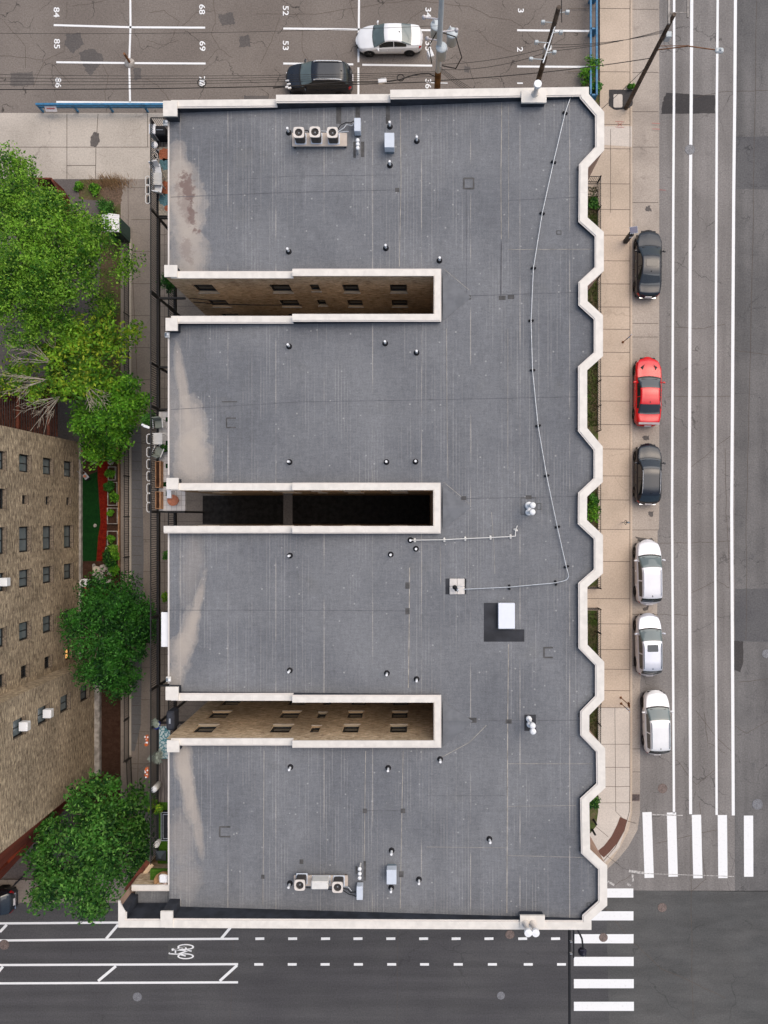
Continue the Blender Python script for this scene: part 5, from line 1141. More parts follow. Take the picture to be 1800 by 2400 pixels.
m = MB(); m.tube(u3, u3+Vector((0,0,9.9)), .17, .12, 12); m.build('shaft', M['wood_pole'], t_)
m = MB(); c_ = u3+Vector((-.28,1.2,9.75)); m.box(c_,(.12,3.4,.12)); m.box(c_+Vector((1.15,0.2,0)),(.10,3.0,.10)); m.tube(u3+Vector((0,0,9.7)), c_+Vector((0,-.9,0)), .03); m.tube(c_+Vector((0,-1.0,0)), c_+Vector((1.15,-1.0,0)), .025); m.build('crossarm', M['pale_stone'], t_)
m = MB(); m.rbox(u3+Vector((.3,0,7.9)),(.36,.36,.5),.04); m.build('cabinet', M['tank_grey'], t_)
lh = P(1684,118,7.6); m = MB(); z_ = u3.copy(); z_.z = 6.7; m.path([z_, z_.lerp(lh,.5)+Vector((0,.1,.25)), lh], .035); m.path([z_+Vector((0,0,.4)), z_.lerp(lh,.5)+Vector((0,.1,.3))], .02); m.build('lamp_arm', M['rust'], t_)
m = MB(); m.rbox(lh+Vector((.05,0,0)),(.55,.32,.16),.12,0,0,4,.06); m.lathe(lh+Vector((.1,0,.06)), [(.09,0),(.09,.1),(0,.11)], 10); m.build('lamp_head', M['tank_grey'], t_)
def wire(a, b, sag, r_, label, mid=None, n=14):
    a = Vector(a); b = Vector(b); pts = [a.lerp(b, i/n) - Vector((0,0,4*sag*(i/n)*(1-i/n))) for i in range(n+1)]
    m = MB(); m.path(pts, r_, 5); solo(m, 'overhead_wire', M['wire'], label, 'wire', 'overhead wires')
zA = u1+Vector((0,-.1,9.7)); wl = P(0,199,9.7); far = zA + (wl-zA)*1.6
wire(zA, far, .5, .026, 'thick black wire running left from the brown pole just above the building')
wire(zA+Vector((0,0,.1)), Vector((u3.x,u3.y,0))+Vector((0,0,5.9)), .3, .026, 'thick black wire from the brown pole to the curb pole')
for i, (pyl, zz) in enumerate(((162,9.9),(170,9.9),(178,9.9),(186,9.9))):
    a_ = u1+Vector((0,-.05,10.6-.15*i)); b_ = P(0,pyl,zz); wire(a_, a_+(b_-a_)*1.5, .6, .012, ['first','second','third','fourth'][i] + ' thin wire from the top in the bundle running left from the brown pole')
wire(u1+Vector((0,0,14.5)), P(0,68,14) + Vector((-12,0,0)), .5, .010, 'single thin wire crossing the lot above the white sedan')
for i in range(4):
    a_ = u1+Vector((.1,-.1,11.1-.12*i)); b_ = P(1128-8*i,212,10.2) + Vector((0,-1.2,1.6)); wire(a_, b_, .15, .012, ['first','second','third','fourth'][i] + ' service wire from the left slanting from the transformers to the parapet')
wire(u1+Vector((.2,0,11.2)), u2+Vector((0,0,10.6)), .3, .014, 'upper thin wire between the brown pole and the pole with the crossbar'); wire(u1+Vector((.2,0,10.7)), u2+Vector((0,0,10.2)), .5, .014, 'lower thin wire between the brown pole and the pole with the crossbar')
for i in range(3): wire(u2+Vector((0,0,10.9-.3*i)), Vector((u3.x,u3.y,0))+Vector((0,0,8.4+.15*i)), .35, .014, ['upper','middle','lower'][i] + ' thin wire from the crossbar pole to the curb pole')
wire(u2+Vector((.4,0,12.8)), u2+Vector((.4,30,12.8)), .3, .03, 'pale wire running up from the crossbar pole')
wire(Vector((u3.x,u3.y,0))+Vector((0,0,5.2)), P(1392,262,13.2)+Vector((0,0,-.6)), .25, .018, 'slack wire from the curb pole to the building corner')
t_ = thing('cable_splice', 'white splice box with dark coiled cable hanging near the brown pole', 'cable box', P(896,190,9.6)); o = t_.location
m = MB(); m.rbox(o,(.52,.28,.2),.04,.1); m.build('box', M['white'], t_)
m = MB(); m.path([P(640,206,9.6), P(800,192,9.6), P(885,192,9.6), P(915,190,9.6), P(940,186,9.6), P(962,178,9.6), P(985,173,9.6), P(1005,172,9.6), P(1026,183,9.6)], .035); cc = P(939,182,9.6); m.path([cc+Vector((.22*math.cos(R(a)), .2*math.sin(R(a)), 0)) for a in range(0,361,30)], .03); m.build('cable', M['wire'], t_)
cc = P(473,194,9.6); m = MB(); m.path([cc+Vector((.26*math.cos(R(a)), .24*math.sin(R(a)), 0)) for a in range(0,361,24)], .03); m.rbox(cc+Vector((0,.1,0)),(.3,.1,.08),.03,-.3,1); m.rbox(cc+Vector((0,-.08,0)),(.3,.1,.08),.03,-.3,1); solo(m, 'cable_coil', [M['wire'], M['white']], 'round coil of black cable hanging over the parking number', 'cable coil')
cc = P(673,193,9.6); m = MB(); 
for dx, dy in ((0,.1),(.1,-.1),(-.02,-.28),(.14,-.34)): m.rbox(cc+Vector((dx,dy,0)),(.22,.1,.08),.03,.2)
solo(m, 'wire_clamp', M['white'], 'white cable clamps on the wire at the nose of the black SUV', 'clamp')
# traffic mast + street lamp at the bottom
t_ = thing('signal_mast', 'dark double traffic signal arm reaching down over the crosswalk', 'signal mast', (8.6,-22.0,0))
base = P(1338,2190,6.2); m = MB(); m.tube((base.x+.3,-24.2,ZW),(base.x+.3,-24.2,6.6),.14,n=12); m.build('pole', M['black'], t_)
m = MB(); m.tube((base.x-.10,-24.2,6.2),(base.x-.10,-37,6.3),.095,.08,10); m.build('arm', M['black'], t_); m = MB(); m.tube((base.x+.12,-24.2,6.5),(base.x+.12,P(1340,2245,6.5).y,6.5),.085,.04,8); m.build('brace', M['black'], t_)
m = MB(); 
for y in (2206,2234): q = P(1338,y,6.4); m.box(q,(.14,.05,.2))
m.build('clamp', M['steel'], t_)
t_ = thing('street_lamp', 'black teardrop street lamp hanging over the crosswalk beside the signal arm', 'street lamp', (9.5,-24.3,0))
m = MB(); m.tube((9.5,-24.3,ZW),(9.5,-24.3,8.6),.09,.07,10); m.build('pole', M['black'], t_)
q1, q2 = P(1360,2180,8.7), P(1367,2225,8.5); m = MB(); m.path([Vector((9.5,-24.3,8.4)), Vector((9.55,-24.7,8.75)), P(1364,2200,8.8), q2], .06); m.build('arm', M['black'], t_)
m = MB(); m.lathe(q2+Vector((.02,-.35,-.45)), [(.12,0),(.27,.06),(.27,.16),(.2,.34),(.08,.46),(.05,.5),(0,.5)], 18); m.box(q2+Vector((0,-.05,0)),(.36,.08,.08)); m.build('lamp_head', simple('lamp_black',(.02,.02,.035),.35,.1,5), t_)

# ---------------------------------------------------------------- street furniture
t_ = thing('pay_station', 'black parking pay station with a blue solar panel near the upper black car', 'pay station', P(1466,566,ZW)); o = t_.location
m = MB(); m.rbox(o+Vector((0,0,.75)),(.34,.32,1.5),.08); m.build('cabinet', M['black'], t_); m = MB(); m.box(o+Vector((.05,.12,1.85)),(.52,.42,.04),.15,0,R(8)); m.build('solar_panel', M['solar'], t_); m = MB(); m.box(o+Vector((.05,.12,1.82)),(.57,.47,.03),.15,0,R(8)); m.build('panel_frame', M['grey_box'], t_); m = MB(); m.tube(o+Vector((0,0,1.5)), o+Vector((.05,.12,1.82)), .05); m.build('neck', M['black'], t_); m = MB(); m.box(o+Vector((.02,-.17,1.2)),(.2,.02,.2)); m.build('screen', M['grey_box'], t_)
def sign(px, py, h_, label, mat, ang):
    o = P(px, py, ZW); t_ = thing('parking_sign', label, 'sign', o, 'parking signs along the curb'); m = MB(); m.tube(o, o+Vector((0,0,h_)), .032, n=8); m.build('post', M['rust'], t_); m = MB(); m.lathe(o, [(.10,0),(.09,.03),(.03,.05)], 10); m.build('base', M['rust'], t_)
    if mat: m = MB(); m.box(o+Vector((.0,0,h_-.3)),(.34,.02,.5),ang); m.build('panel', mat, t_); m = MB(); m.box(o+Vector((0,-.014,h_-.2)),(.22,.006,.1),ang); m.build('symbol', M['sign_white'], t_)
sign(1460,802,1.9,'sign post with small blue plate between the upper black car and the red coupe',M['sign_blue'],R(50)); sign(1456,1649,1.9,'sign post with pale blue plate beside the lowest white car',M['sign_blue'],R(130)); sign(1455,1635,2.3,'bare thin sign post just above the pale blue sign plate',M['rust'],R(90))
t_ = thing('bike_rack', 'grey parking meter and hoop rack near the lower black hatchback', 'bike rack', P(1459,1224,ZW)); o = t_.location
m = MB(); m.tube(o, o+Vector((0,0,1.2)), .035); m.build('post', M['steel'], t_); m = MB(); m.rbox(o+Vector((0,0,1.35)),(.18,.12,.34),.05); m.build('meter_head', M['grey_dark'], t_); m = MB(); m.path([o+Vector((.05,.16*math.cos(R(a)),.6+.25*math.sin(R(a)))) for a in range(0,361,30)], .02); m.build('hoop', M['iron'], t_)
def manhole(px, py, r_, mat, label):
    p = P(px, py); m = MB(); m.lathe(p+Vector((0,0,.014)), [(r_,0),(r_*.98,.012),(r_*.86,.010),(r_*.84,.014),(r_*.5,.014),(r_*.48,.010),(r_*.12,.010),(r_*.1,.016),(0,.016)], 24, 0, False); solo(m, 'manhole_cover', mat, label, 'manhole cover', 'manhole covers')
manhole(1617,351,.38,M['manhole2'],'grey manhole cover on the second white line at the top of the street'); manhole(1553,1848,.36,M['manhole'],'rusty manhole cover above the leftmost vertical crosswalk bar'); manhole(1775,1885,.40,M['manhole2'],'grey manhole cover at the right edge of the street')
manhole(1552,2127,.34,M['manhole'],'brown manhole cover in the junction right of the horizontal crosswalk bars'); manhole(1414,2197,.33,M['manhole'],'manhole cover lying across the third horizontal crosswalk bar'); manhole(1195,2190,.34,M['manhole'],'rusty manhole cover just under the parapet above the lane dashes')
manhole(10,2214,.38,M['manhole'],'manhole cover at the left edge on the bike lane line'); manhole(322,2336,.34,M['manhole2'],'faint manhole cover below the left hatched buffer'); manhole(1174,2333,.30,M['manhole2'],'small grey manhole cover below the lane dashes in the middle'); manhole(1796,1532,.33,M['manhole2'],'manhole cover cut by the right edge beside the dark patch')
m = MB(); a, b = P(1481.5,1861), P(1499,1877); m.bbox((a.x,a.y,.014),(b.x,b.y,.02),1)
for i in range(7): f = (i+.5)/7; m.bbox((a.x+(b.x-a.x)*f-.018,a.y,.02),(a.x+(b.x-a.x)*f+.018,b.y,.04))
m.bbox((a.x,a.y,.02),(b.x,a.y-.04,.045)); m.bbox((a.x,b.y+.04,.02),(b.x,b.y,.045)); solo(m, 'storm_drain', [M['manhole'], M['black']], 'rectangular storm drain grate in the gutter above the corner', 'drain')
m = MB(); p = P(1448,237,ZW+.014); m.rbox(p+Vector((0,0,.02)),(.68,1.0,.04),.12,0,0,4,.01); solo(m, 'utility_cover', M['newwalk'], 'pale rounded utility cover on the black patch by the curb pole', 'utility cover')
for px, py, lab in ((1391,1921,'upper black bollard on the gravel by the corner bay'),(1388,1944,'lower black bollard on the gravel by the corner bay')):
    m = MB(); p = P(px,py,ZW); m.tube(p, p+Vector((0,0,.85)), .08, n=12); m.lathe(p+Vector((0,0,.85)), [(.08,0),(.05,.05),(0,.06)], 12); solo(m, 'bollard', M['black'], lab, 'bollard', 'black bollards at the corner')
m = MB(); a = P(70,2037,.6); m.tube(P(72,2035,.9), P(30,2078,.9), .05, n=8); 
for f in (0,.5,1): q = P(72,2035).lerp(P(30,2078), f); m.tube(q, q+Vector((0,0,.9)), .05, n=8)
solo(m, 'entry_railing', M['black'], 'dark slanting handrail on the pavement behind the parked car at the lower left', 'railing')

# ---------------------------------------------------------------- CARS
def lerp_tab(tab, s):
    for (a, va), (b, vb) in zip(tab[:-1], tab[1:]):
        if s <= b: return va + (vb-va)*((s-a)/(b-a) if b > a else 0)
    return tab[-1][1]
def smooth_tab(tab, s, h=.014): return sum(lerp_tab(tab, min(1, max(0, s+d*h))) for d in (-2,-1,0,1,2))/5
STY = {
 'sedan': dict(top=[(0,.50),(.012,.62),(.05,.72),(.15,.86),(.255,.96),(.275,.98),(.435,1.40),(.50,1.45),(.62,1.43),(.68,1.37),(.84,1.09),(.86,1.08),(.965,1.04),(.985,.92),(1,.60)], c=(.27,.85), r=(.44,.675), belt=[(0,.60),(.2,.88),(.3,.93),(.8,1.0),(1,.9)]),
 'coupe': dict(top=[(0,.45),(.012,.60),(.05,.74),(.15,.88),(.30,.98),(.32,.99),(.47,1.32),(.54,1.36),(.64,1.34),(.69,1.29),(.83,1.08),(.85,1.07),(.96,1.08),(.985,.95),(1,.60)], c=(.315,.845), r=(.475,.69), belt=[(0,.60),(.2,.90),(.33,.94),(.8,1.0),(1,.9)]),
 'suv': dict(top=[(0,.55),(.012,.80),(.04,.92),(.12,1.03),(.23,1.11),(.25,1.13),(.42,1.62),(.50,1.69),(.76,1.67),(.85,1.63),(.885,1.56),(.965,1.14),(.985,.98),(1,.60)], c=(.245,.965), r=(.42,.87), belt=[(0,.72),(.2,1.0),(.3,1.05),(.9,1.12),(1,.9)]),
 'hatch': dict(top=[(0,.50),(.012,.68),(.05,.82),(.15,.95),(.25,1.03),(.265,1.05),(.42,1.46),(.50,1.52),(.74,1.49),(.82,1.42),(.85,1.36),(.955,1.05),(.985,.92),(1,.60)], c=(.26,.955), r=(.425,.84), belt=[(0,.65),(.2,.93),(.3,.98),(.9,1.05),(1,.9)]),
}
PLAN = [(0,.50),(.008,.64),(.025,.77),(.06,.88),(.12,.955),(.2,.99),(.35,1.0),(.75,1.0),(.88,.97),(.95,.91),(.985,.80),(1,.62)]
def make_car(name, style, L, W, pm, label, loc, rz, sun=None, rails=None, spoiler=False, glass=None, chrome_nose=False, scoop=False, cat='car', rear='band'):
    st_ = STY[style]; t_ = thing(name, label, cat, (0,0,0), 'parked cars'); hs = 1.0
    NS = 96; Hmax = max(v for _, v in st_['top']); c0, c1 = st_['c']; r0, r1 = st_['r']
    ss = sorted(set([i/NS for i in range(NS+1)] + [.004,.996,c0,c1,r0,r1])); rows = []
    WR = .34 if style in ('sedan','coupe','hatch') else .37; wy = [L/2-.86, -L/2+.95]
    for s in ss:
        y = L/2 - s*L; zt = smooth_tab(st_['top'], s); w_ = smooth_tab(PLAN, s, .008)*W/2
        bz = min(smooth_tab(st_['belt'], s), zt-.03); k_ = max(0, min(1, (zt-bz-.04)/(Hmax-bz-.04)))
        zb = .26
        for q in wy:
            dx = abs(y-q)
            if dx < WR+.06: zb = max(zb, .33+math.sqrt((WR+.06)**2-dx*dx)*.98)
        cab = .885 if style != 'suv' else .90; wr = w_*(cab - (cab-(.70 if style != 'suv' else .76))*k_)
        gt = bz + max(.012, (zt-bz-.05*min(1,k_*3)-.012))
        ring = [(w_*.80, zb-.02), (w_*.93, zb), (w_*.985, max(zb+.03,.42)), (w_, max(zb+.05,.58)), (w_*.995, max(min(.72,bz-.1),zb+.06)), (w_*.975, bz-.07 if bz-.07 > zb+.07 else zb+.07), (w_*.945, bz-.015), (w_*.905, bz), (wr, gt), (wr*.955, gt+(zt-gt)*.62), (wr*.80, zt-.022), (wr*.45, zt-.006), (0, zt)]
        B = lerp_tab([(0,.20),(.3,.15),(.5,.07),(.65,-.02),(.85,-.08),(1,-.13)], s); wm = max(.3, w_)
        fy = lambda x: y*.962 + B*(1-(x/wm)**2)
        full = [Vector((x, fy(x), z)) for x, z in ring] + [Vector((-x, fy(x), z)) for x, z in reversed(ring[:-1])]
        rows.append(full)
    NR = len(rows[0]); b = MB(); vs = sum(rows, []); fs = []
    for i in range(len(rows)-1):
        for j in range(NR-1): fs.append((i*NR+j, i*NR+j+1, (i+1)*NR+j+1, (i+1)*NR+j))
    b.add(vs, fs, 0, True); b.add(rows[0], [tuple(reversed(range(NR)))], 0); b.add(rows[-1], [tuple(range(NR))], 0)
    body = b.build('body', pm, t_)
    def idx(s): return min(range(len(ss)), key=lambda i: abs(ss[i]-s))
    def nrm_at(i, j):
        i0, i1 = max(0,i-1), min(len(rows)-1,i+1); j0, j1 = max(0,j-1), min(NR-1,j+1)
        n_ = (rows[i1][j]-rows[i0][j]).cross(rows[i][j1]-rows[i][j0]); 
        if n_.length < 1e-9: return Vector((0,0,1))
        n_.normalize(); c_ = rows[i][j]; 
        if n_.dot(Vector((c_.x, 0, c_.z-.6))) < 0: n_ = -n_
        return n_
    def patch(nm, s0, s1, j0, j1, mat, off=.012, parent=t_, f0=0.0, f1=0.0, trim=None):
        i0, i1 = idx(s0), idx(s1); m = MB(); pts = []
        for i in range(i0, i1+1):
            row = []
            for j in range(j0, j1+1):
                p = rows[i][j].copy()
                if j == j0 and f0: p = p.lerp(rows[i][j+1], f0)
                if j == j1 and f1: p = p.lerp(rows[i][j-1], f1)
                row.append(p + nrm_at(i, j)*off)
            pts.append(row)
        n_ = j1-j0+1; m.add(sum(pts, []), [(a*n_+b_, a*n_+b_+1, (a+1)*n_+b_+1, (a+1)*n_+b_) for a in range(len(pts)-1) for b_ in range(n_-1)], 0, True)
        return m.build(nm, mat, parent)
    GL = glass or M['car_glass']; T = NR-1
    patch('windshield', c0+.004, r0-.004, 8, T-8, GL, .012); patch('cowl', c0-.012, c0+.012, 8, T-8, M['black'], .010)
    if style in ('sedan','coupe'): patch('rear_window', r1+.008, c1-.012, 8, T-8, GL, .012, f0=.25, f1=.25)
    else: patch('rear_window', r1+.012, c1-.012, 8, T-8, M['car_glass'], .012)
    mid = (c0+c1)/2 + .01
    for j0, j1 in ((7, 8), (T-8, T-7)):
        e_ = .055 if style in ('sedan','coupe') else .06
        patch('side_window', c0+e_+.02, mid-.008, j0, j1, M['car_glass'], .010, f0=.06, f1=.10); patch('side_window', mid+.008, (c1-e_*1.6) if style != 'suv' else r1-.005, j0, j1, M['car_glass'], .010, f0=.06, f1=.10)
    hd = patch('hood', .03, c0-.006, 8, T-8, pm, .007)
    if style in ('sedan','coupe'): patch('trunk_lid', c1+.008, .965, 8, T-8, pm, .007)
    for j0, j1 in ((4, 7), (T-7, T-4)):
        patch('headlight', .006, .055, j0, j1, M['clear_lens'], .008); patch('taillight', .955, .994, j0, j1, M['red_lens'], .008)
    m = MB(); m.box((0, L/2-.03, .50),(W*.55,.10,.16)); m.build('grille', M['black'] if not chrome_nose else M['chrome'], t_)
    if chrome_nose: patch('nose_trim', .004, .022, 5, T-5, M['chrome'], .012)
    m = MB(); m.box((0,-L/2-.0,.80),(.5,.05,.13),0,0,R(-25)); m.build('number_plate', M['sign_white'], t_)
    if rear == 'bar': m = MB(); m.box((0,-L/2+.02,.62),(W*.62,.10,.05)); m.build('bumper_strip', M['chrome'], t_)
    m = MB(); m.box((0,0,.27),(W*.84,L*.92,.14)); m.build('underbody', M['black'], t_)
    for q in wy:
        for s_ in (-1,1):
            x = s_*(W/2-.13); m = MB(); m.lathe((0,0,0), [(WR*.62,-.11),(WR*.92,-.11),(WR,-.07),(WR,.07),(WR*.92,.11),(WR*.62,.11)], 24)
            m.v = [(x + v[2]*s_, q + v[0], WR + v[1]) for v in m.v]; w1 = m.build('wheel', M['rubber'], t_)
            m = MB(); m.lathe((0,0,0), [(WR*.62,.09),(WR*.58,.11),(WR*.5,.07),(WR*.12,.08),(0,.085)], 20)
            for a in range(5): aa = a*2*math.pi/5; m.box((WR*.34*math.cos(aa),WR*.34*math.sin(aa),.095),(WR*.44,.06,.03),aa)
            m.v = [(x + v[2]*s_, q + v[0], WR + v[1]) for v in m.v]; m.build('rim', M['chrome'], w1)
            m = MB(); m.tube((s_*(W/2-.55), q, WR+.0),(s_*(W/2-.04), q, WR),WR+.045,n=20); m.build('wheel_well', M['black'], t_)
    yc = L/2 - (c0+.055)*L
    for s_ in (-1,1):
        m = MB(); m.rbox((s_*(W/2+.10), yc, smooth_tab(st_['belt'], c0+.05)+.06),(.22,.12,.14),.05,s_*-.3,0,3,.04); m.tube((s_*(W/2-.06),yc,smooth_tab(st_['belt'],c0+.05)),(s_*(W/2+.05),yc,smooth_tab(st_['belt'],c0+.05)+.03),.03,n=6); m.build('mirror', pm, t_)
        for f in (.47,.69): m = MB(); m.rbox((s_*(W/2+.012), L/2-f*L, .80),(.04,.20,.03),.012); m.build('door_handle', M['chrome'] if pm in (PAINT['white'],PAINT['pearl'],PAINT['silver']) else pm, t_)
    za = smooth_tab(st_['top'], r1-.03); m = MB(); m.add([(-.02,L/2-(r1-.03)*L+.07,za-.01),(.02,L/2-(r1-.03)*L+.07,za-.01),(.03,L/2-(r1-.03)*L-.09,za-.01),(-.03,L/2-(r1-.03)*L-.09,za-.01),(0,L/2-(r1-.03)*L-.09,za+.07)],[(0,1,4),(1,2,4),(2,3,4),(3,0,4)]); m.build('antenna', M['black'], t_)
    if sun:
        m = MB(); y1 = L/2-(r0+.035)*L; y2 = y1-.55; zz = smooth_tab(st_['top'], r0+.09)+.004; m.rbox((0,(y1+y2)/2,zz-.02),(W*.42,.5,.05),.06,0,0,3,.006); m.build('sunroof', sun, t_)
    if rails:
        for s_ in (-1,1):
            m = MB(); ys = [L/2-f*L for f in (r0+.02, r0+.06, (r0+r1)/2, r1-.08, r1-.02)]; x_ = s_*W/2*.675
            pts_ = [(x_, y, smooth_tab(st_['top'], (L/2-y)/L)+(.0 if k_ in (0,4) else .045)) for k_, y in enumerate(ys)]; m.path(pts_, .045 if chrome_nose else .026, 6); m.build('roof_rail', rails, t_)
    if spoiler: m = MB(); m.box((0,-L/2+.16,1.13),(W*.78,.16,.03),0,0,R(6)); m.build('spoiler', simple('spoiler_grey',(.36,.30,.31),.3,.1,5), t_)
    if scoop:
        for s_ in (-1,1): m = MB(); q = L/2-.13*L; m.add([(s_*.30,q+.12,.93),(s_*.62,q-.10,.885),(s_*.46,q-.30,.925),(s_*.40,q-.02,.94)],[(0,1,2,3)]); m.build('hood_scoop', M['black'], t_)
    for s_ in (-1,1): m = MB(); m.box((s_*.30, L/2-(c0+.012)*L, smooth_tab(st_['top'],c0+.012)+.035),(.55,.025,.02),s_*.10); m.build('wiper', M['black'], t_)
    t_.location = (loc[0], loc[1], .012); t_.rotation_euler.z = R(rz); return t_
LG = glassy('car_glass_pale', (.10,.13,.125), .04, 1.0)
make_car('parked_sedan','sedan',4.82,1.86,PAINT['white'],'white sedan in the parking lot facing left beside the transformers',(-1.94,35.05),91,glass=LG)
make_car('parked_suv','suv',4.9,1.95,PAINT['black'],'black SUV with pale roof rails in the parking lot just above the building',(-7.1,32.1),90,rails=M['clear_lens'],glass=LG,chrome_nose=True)
make_car('parked_sedan','sedan',4.95,1.90,PAINT['black'],'black sedan at the curb, topmost car of the street row',(17.1,18.45),-1.2,sun=PAINT['black'],rear='bar')
make_car('parked_coupe','coupe',5.05,1.94,PAINT['red'],'bright red coupe with hood scoops parked at the curb',(17.05,9.05),-1.0,spoiler=True,scoop=True)
make_car('parked_hatchback','hatch',4.4,1.90,PAINT['black'],'black hatchback at the curb directly below the red coupe',(17.08,2.98),-1.0,rear='bar',rails=M['steel'])
make_car('parked_suv','suv',4.68,1.88,PAINT['pearl'],'white SUV with plain roof at the curb directly below the black hatchback',(17.08,-4.24),1.0,rails=M['grey_box'],glass=LG)
make_car('parked_wagon','suv',4.5,1.86,PAINT['silver'],'silver white wagon with a dark sunroof parked at the curb',(17.1,-9.56),1.0,sun=M['car_glass'],rails=M['grey_dark'],glass=LG)
make_car('parked_suv','suv',4.62,1.90,PAINT['white'],'white SUV, lowest car of the row, standing out from the curb',(17.67,-15.3),1.2,rails=M['grey_dark'],glass=LG)
make_car('parked_hatchback','hatch',4.5,1.86,PAINT['black'],'dark car cut off at the lower left, only its rear end showing',(-31.75,-28.4),90,rear='bar')

# ---------------------------------------------------------------- TREES
def leaves(lobes, n_cl, per, leaf, cr, seed, zmin=.3, flat=.75):
    r = np.random.default_rng(seed); cs_ = []
    vol = np.array([l[3]**2 for l in lobes]); vol = vol/vol.sum()
    for li, (x, y, z, rad) in enumerate(lobes):
        k_ = max(3, int(n_cl*vol[li])); d = r.normal(size=(k_,3)); d /= np.linalg.norm(d, axis=1)[:,None]; d[:,2] = np.where(d[:,2] < -.25, -d[:,2], d[:,2])
        rr = rad*(.55+.5*r.random(k_)); c = np.stack([x+d[:,0]*rr, y+d[:,1]*rr, z+d[:,2]*rr*flat], 1); cs_.append(c)
    cs_ = np.concatenate(cs_); m_ = len(cs_); size = cr*(.55+.8*r.random(m_)); cnt = (per*(size/cr)**2).astype(int)+4
    idx = np.repeat(np.arange(m_), cnt); N = len(idx)
    off = r.normal(size=(N,3))*.55; ln = np.linalg.norm(off, axis=1)[:,None]; off = off/np.maximum(ln,1e-6)*np.minimum(ln,1.25); off[:,2] *= .6
    p = cs_[idx] + off*size[idx][:,None]; p = p[p[:,2] > zmin]; N = len(p)
    nrm = r.normal(size=(N,3)); nrm[:,2] = np.abs(nrm[:,2])+.7; nrm /= np.linalg.norm(nrm, axis=1)[:,None]
    t1 = np.cross(nrm, r.normal(size=(N,3))); t1 /= np.linalg.norm(t1, axis=1)[:,None]; t2 = np.cross(nrm, t1)
    s_ = leaf*(.6+.8*r.random(N))[:,None]
    v = np.stack([p-t1*s_, p+t2*s_*.45-t1*s_*.1, p+t1*s_, p-t2*s_*.45-t1*s_*.1], 1).reshape(-1,3)
    return v, N
def mesh_leaves(name, v, N, mat, parent):
    off = Vector((0,0,0)); r_ = parent
    while r_ is not None and r_.parent: r_ = r_.parent
    if r_ is not None: off = r_.location
    me = bpy.data.meshes.new(name); me.vertices.add(N*4); me.vertices.foreach_set('co', (v-np.array(off)).astype(np.float32).ravel()); me.loops.add(N*4); me.loops.foreach_set('vertex_index', np.arange(N*4, dtype=np.int32))
    me.polygons.add(N); me.polygons.foreach_set('loop_start', np.arange(0,N*4,4,dtype=np.int32)); me.polygons.foreach_set('loop_total', np.full(N,4,dtype=np.int32)); me.update(calc_edges=True); me.materials.append(mat)
    o = bpy.data.objects.new(name, me); C.objects.link(o); o.parent = parent; return o
def tree(name, base, lobes_px, mat, n_cl, per, leaf, cr, seed, label, cat='tree', bare=None, group=None, trunk_r=.22, flat=.75):
    """lobes: (px, py, z, radius_m)"""
    b = P(*base); t_ = thing(name, label, cat, b, group); lob = []
    for px, py, z, rad in lobes_px: p = P(px, py, z); lob.append((p.x, p.y, z, rad))
    ro = random.Random(seed+99); ex = []
    for x, y, z, rad in lob:
        for k_ in range(2 if rad > 1.05 and not (z < 6.7 and name == 'willow_tree') else 0): a_ = ro.uniform(0, 6.28); ex.append((x+math.cos(a_)*rad*ro.uniform(.7,1.15), y+math.sin(a_)*rad*ro.uniform(.7,1.15), z-ro.uniform(-.2,.8), rad*ro.uniform(.28,.42)))
    v, N = leaves([(x,y,z,rad*.9) for x,y,z,rad in lob]+ex, n_cl, per, leaf, cr, seed, flat=flat); mesh_leaves('crown', v, N, mat, t_)
    r = random.Random(seed); m = MB(); zc = sum(l[2] for l in lob)/len(lob); fork = Vector((b.x, b.y, zc*.35)); m.tube(b, fork, trunk_r, trunk_r*.75, 10)
    for x, y, z, rad in lob:
        c = Vector((x, y, z)); mid_ = fork.lerp(c, .55)+Vector((r.uniform(-.4,.4), r.uniform(-.4,.4), .3)); m.tube(fork, mid_, trunk_r*.55, trunk_r*.3, 7); m.tube(mid_, c, trunk_r*.3, trunk_r*.14, 6)
        for k_ in range(7):
            d = Vector((r.gauss(0,1), r.gauss(0,1), abs(r.gauss(0,.6)))).normalized(); m.tube(mid_.lerp(c, r.random()), c+d*rad*.85, trunk_r*.14, .012, 5)
    m.build('trunk', M['trunk'], t_)
    if bare:
        for px, py, z, ang, ln_ in bare:
            m = MB(); o = P(px, py, z)
            for k_ in range(7):
                a = R(ang+r.uniform(-32,32)); l_ = ln_*r.uniform(.6,1.1); e = o+Vector((math.cos(a)*l_, math.sin(a)*l_, r.uniform(-.3,.8))); md = o.lerp(e,.5)+Vector((r.uniform(-.2,.2), r.uniform(-.2,.2), .1)); m.tube(o, md, .032, .02, 5); m.tube(md, e, .02, .008, 4)
                for q in range(5): f = r.uniform(.3,1); s0 = o.lerp(e, f); a2 = a+r.uniform(-.9,.9); m.tube(s0, s0+Vector((math.cos(a2)*.55, math.sin(a2)*.55, r.uniform(-.1,.3))), .016, .008, 4)
            m.build('bare_branch', M['twig'], t_)
    return t_
tree('willow_tree', (110,640), [(35,430,7.5,1.9),(20,500,7,2.0),(70,480,8,1.9),(110,520,8.5,2.0),(60,560,9,2.2),(150,560,8.5,2.2),(190,600,8,2.1),(100,630,9.2,2.6),(40,650,8.5,2.3),(170,650,8.2,2.2),(20,730,7.5,1.8),(75,720,8,1.9),(130,710,7.8,1.9),(176,540,6.6,1.0),(222,655,6.2,1.2),(205,595,5.8,.9),(240,700,5.4,1.1),(60,405,6.5,1.1),(-30,560,8,2.2)],
     LEAF['lime'], 230, 190, .092, .72, 11, 'big pale green willow filling the upper left, reaching to the portable toilet')
